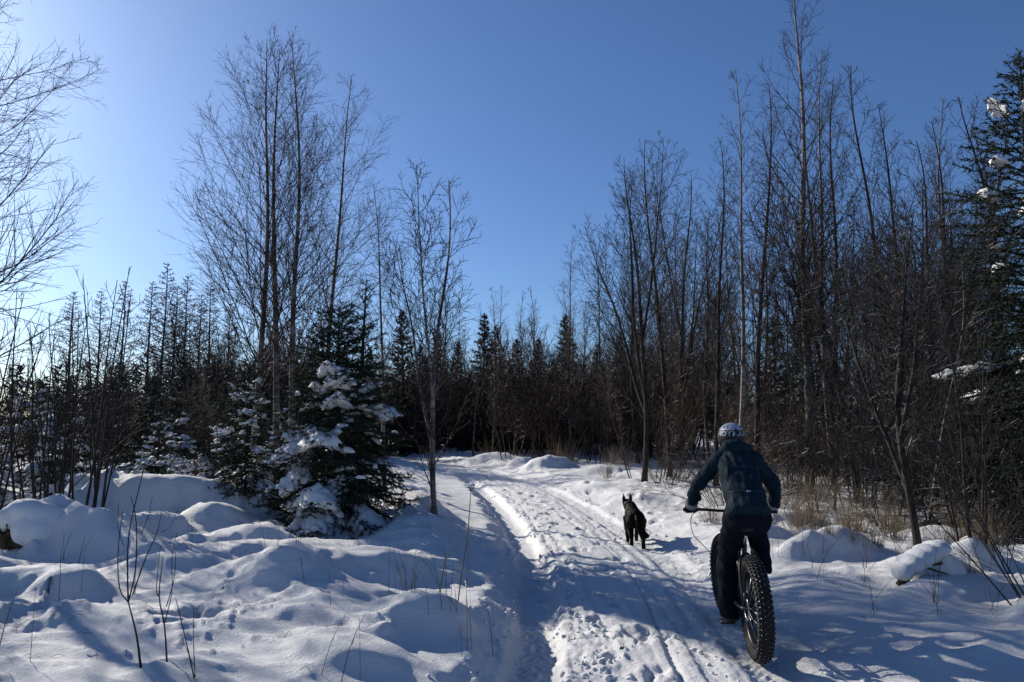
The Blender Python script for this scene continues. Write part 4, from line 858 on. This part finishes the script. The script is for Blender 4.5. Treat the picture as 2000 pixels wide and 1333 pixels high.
sap2 = stems_mesh('sapling_b', [(px([(287, 1335), (277, 1250), (264, 1195), (268, 1120)], 287, 1318, k1), .0055), (px([(277, 1245), (284, 1190), (276, 1130), (279, 1080)], 287, 1318, k1, 1), .003), (px([(279, 1215), (296, 1160), (301, 1100)], 287, 1318, k1, -1), .003), (px([(266, 1200), (258, 1180), (262, 1100)], 287, 1318, k1), .003)], 'twig_dark')
put('sapling', 'thin bushy sapling shoot close beside the forked sapling', 'sapling', sap2, -1.95, 4.36, sink=0)
sap3 = stems_mesh('sapling_c', [(px([(352, 1345), (330, 1265), (308, 1190)], 352, 1333, k1), .004), (px([(350, 1330), (340, 1270), (333, 1210)], 352, 1333, k1, 1), .003), (px([(346, 1310), (320, 1255)], 352, 1333, k1), .002)], 'twig_dark')
put('sapling', 'pair of thin dead shoots slanting out of the snow next to the saplings', 'sapling', sap3, -1.70, 4.15, sink=0)
SK = []
for k in range(5):
    qq = np.random.default_rng(500 + k); L_ = []
    for _ in range([1, 2, 3, 2, 4][k]):
        b0 = qq.normal(0, .05, 2); ln = qq.uniform(.2, .5); dx, dy = qq.normal(0, .12, 2)
        L_.append(([(b0[0], b0[1], -.05), (b0[0] + dx * .4, b0[1] + dy * .4, ln * .5), (b0[0] + dx, b0[1] + dy, ln)], qq.uniform(.0018, .0032)))
        if qq.random() < .5: L_.append(([(b0[0] + dx * .5, b0[1] + dy * .5, ln * .55), (b0[0] + dx * .5 + qq.normal(0, .06), b0[1] + dy * .5, ln * .8)], .0014))
    SK.append(stems_mesh('stalk_%d' % k, L_))
ST_ = [(-.85, 5.75), (-.80, 5.95), (-.72, 5.6), (-.60, 5.72), (-.5, 5.45), (-.45, 5.9), (-.35, 5.5), (-.55, 6.1), (-.9, 6.2), (-.30, 5.1), (-.2, 5.4)]
for x, y in ST_: put('dry_stalk', 'thin dry stalk sticking up from the snow mound by the left wheel rut', 'stalk', SK[q.integers(5)], x, y, q.uniform(0, 6), q.uniform(.7, 1.1), 'dry stalks on the mound by the rut', sink=0)
for x, y in [(-2.1, 6.9), (-1.9, 6.7), (-2.4, 7.5), (-2.7, 7.2), (-3.3, 7.7), (-4.6, 7.7), (-4.4, 7.6), (-3.9, 7.5), (-3.1, 6.2), (-3.9, 5.6), (-3.4, 4.7), (-2.8, 4.3), (-1.1, 4.4), (-.9, 4.3), (-1.3, 5.6), (-1.6, 6.0), (-4.2, 6.1), (-3.5, 6.0), (-1.5, 7.6), (-2.3, 8.5), (-1.8, 8.6)]:
    put('dry_stalk', 'thin dead stalk sticking out of the open snow left of the track', 'stalk', SK[q.integers(5)], x, y, q.uniform(0, 6), q.uniform(.6, 1.1), 'dead stalks in the open left snow', sink=0)
for x, y in [(3.3, 7.2), (3.0, 7.4), (3.6, 6.5), (3.9, 6.2), (3.45, 6.1), (4.1, 7.4), (2.9, 9.2), (3.2, 9.3), (3.1, 10.6), (2.75, 12.2), (2.9, 14.0)] + [(q.uniform(2.9, 5.6), q.uniform(6.2, 11.5)) for _ in range(30)]:
    put('dry_stalk', 'thin dead stalk in the snow on the verge right of the rider', 'stalk', SK[q.integers(5)], x, y, q.uniform(0, 6), q.uniform(.6, 1.1), 'dead stalks on the right verge', sink=0)
sh_ = thing('seed_head', 'tall dead stalk with a snow-capped seed head on the bank by the left rut', 'stalk', (-.42, 5.85, gz(-.42, 5.85)))
b = MB(); tube1(b, [(0, 0, -.05), (.03, 0, .2), (.075, .01, .5), (.10, .01, .86)], [.005, .0045, .004, .003], 6, True, 3)
for k in range(9): tube1(b, [(.10, .01, .84), (.10 + .028 * cos(k * .7), .01 + .028 * sin(k * .7), .872)], [.0012, .002], 4)
part('stem', b, 'dry_stalk', sh_); part('snow_cap', lump('seed_snow', [(.10, .01, .885)], [(.034, .034, .017)], 'snow_clump', .006, .003, 30, 2), None, sh_)

# ------------------------------------------------------------------ crumbs of snow thrown up along the ruts, twig litter on the drifts
def crumbs():
    q = np.random.default_rng(91); n = 2600
    y = 3.6 + 17 * q.random(n) ** 1.7; side = q.choice([-.5, -1.12, -1.2, .42, 1.15, -.3], n, p=[.34, .22, .08, .10, .16, .10])
    x = track(y) + side + q.normal(0, .10, n); keep = noise2(x * 1.4, y * 1.4, 92) > -.12; x, y = x[keep], y[keep]; n = len(x)
    sz = .006 + .022 * q.random(n) ** 3; z = ground(x, y) + sz * .25
    ph = (1 + 5 ** .5) / 2; I = norm(np.array([[-1, ph, 0], [1, ph, 0], [-1, -ph, 0], [1, -ph, 0], [0, -1, ph], [0, 1, ph], [0, -1, -ph], [0, 1, -ph], [ph, 0, -1], [ph, 0, 1], [-ph, 0, -1], [-ph, 0, 1]], float))
    F = np.array([[0, 11, 5], [0, 5, 1], [0, 1, 7], [0, 7, 10], [0, 10, 11], [1, 5, 9], [5, 11, 4], [11, 10, 2], [10, 7, 6], [7, 1, 8], [3, 9, 4], [3, 4, 2], [3, 2, 6], [3, 6, 8], [3, 8, 9], [4, 9, 5], [2, 4, 11], [6, 2, 10], [8, 6, 7], [9, 8, 1]])
    V = I[None] * sz[:, None, None] * q.uniform(.65, 1.25, (n, 12, 1)) * q.uniform(.7, 1.4, (n, 1, 3)) + np.stack([x, y, z], -1)[:, None]
    b = MB(); b.add(V.reshape(-1, 3), None, (F[None] + (np.arange(n) * 12)[:, None, None]).reshape(-1, 3))
    tag(obj('snow_crumbs', b.build('snow_crumbs', 'snow_clump')), 'loose crumbs of snow scattered along the wheel ruts', 'snow', kind='stuff')
crumbs()
def litter():
    q = np.random.default_rng(93); n = 420
    x = np.where(q.random(n) < .55, q.uniform(-5.5, -.4, n), q.uniform(2.6, 6.5, n)); y = q.uniform(4.2, 13, n); a = q.uniform(0, 2 * pi, n); L = q.uniform(.02, .12, n)
    x2, y2 = x + np.cos(a) * L, y + np.sin(a) * L
    P = np.stack([np.stack([x, y, ground(x, y) + .002], -1), np.stack([(x + x2) / 2, (y + y2) / 2, ground((x + x2) / 2, (y + y2) / 2) + .006 + .1 * L], -1), np.stack([x2, y2, ground(x2, y2) + .003], -1)], 1)
    V, Q, _ = tubes(P, np.full((n, 3), .0014), 3); b = MB(); b.add(V, Q)
    tag(obj('twig_litter', b.build('twig_litter', 'twig_birch')), 'tiny broken twigs lying on the snow beside the track', 'twigs', kind='stuff')
litter()
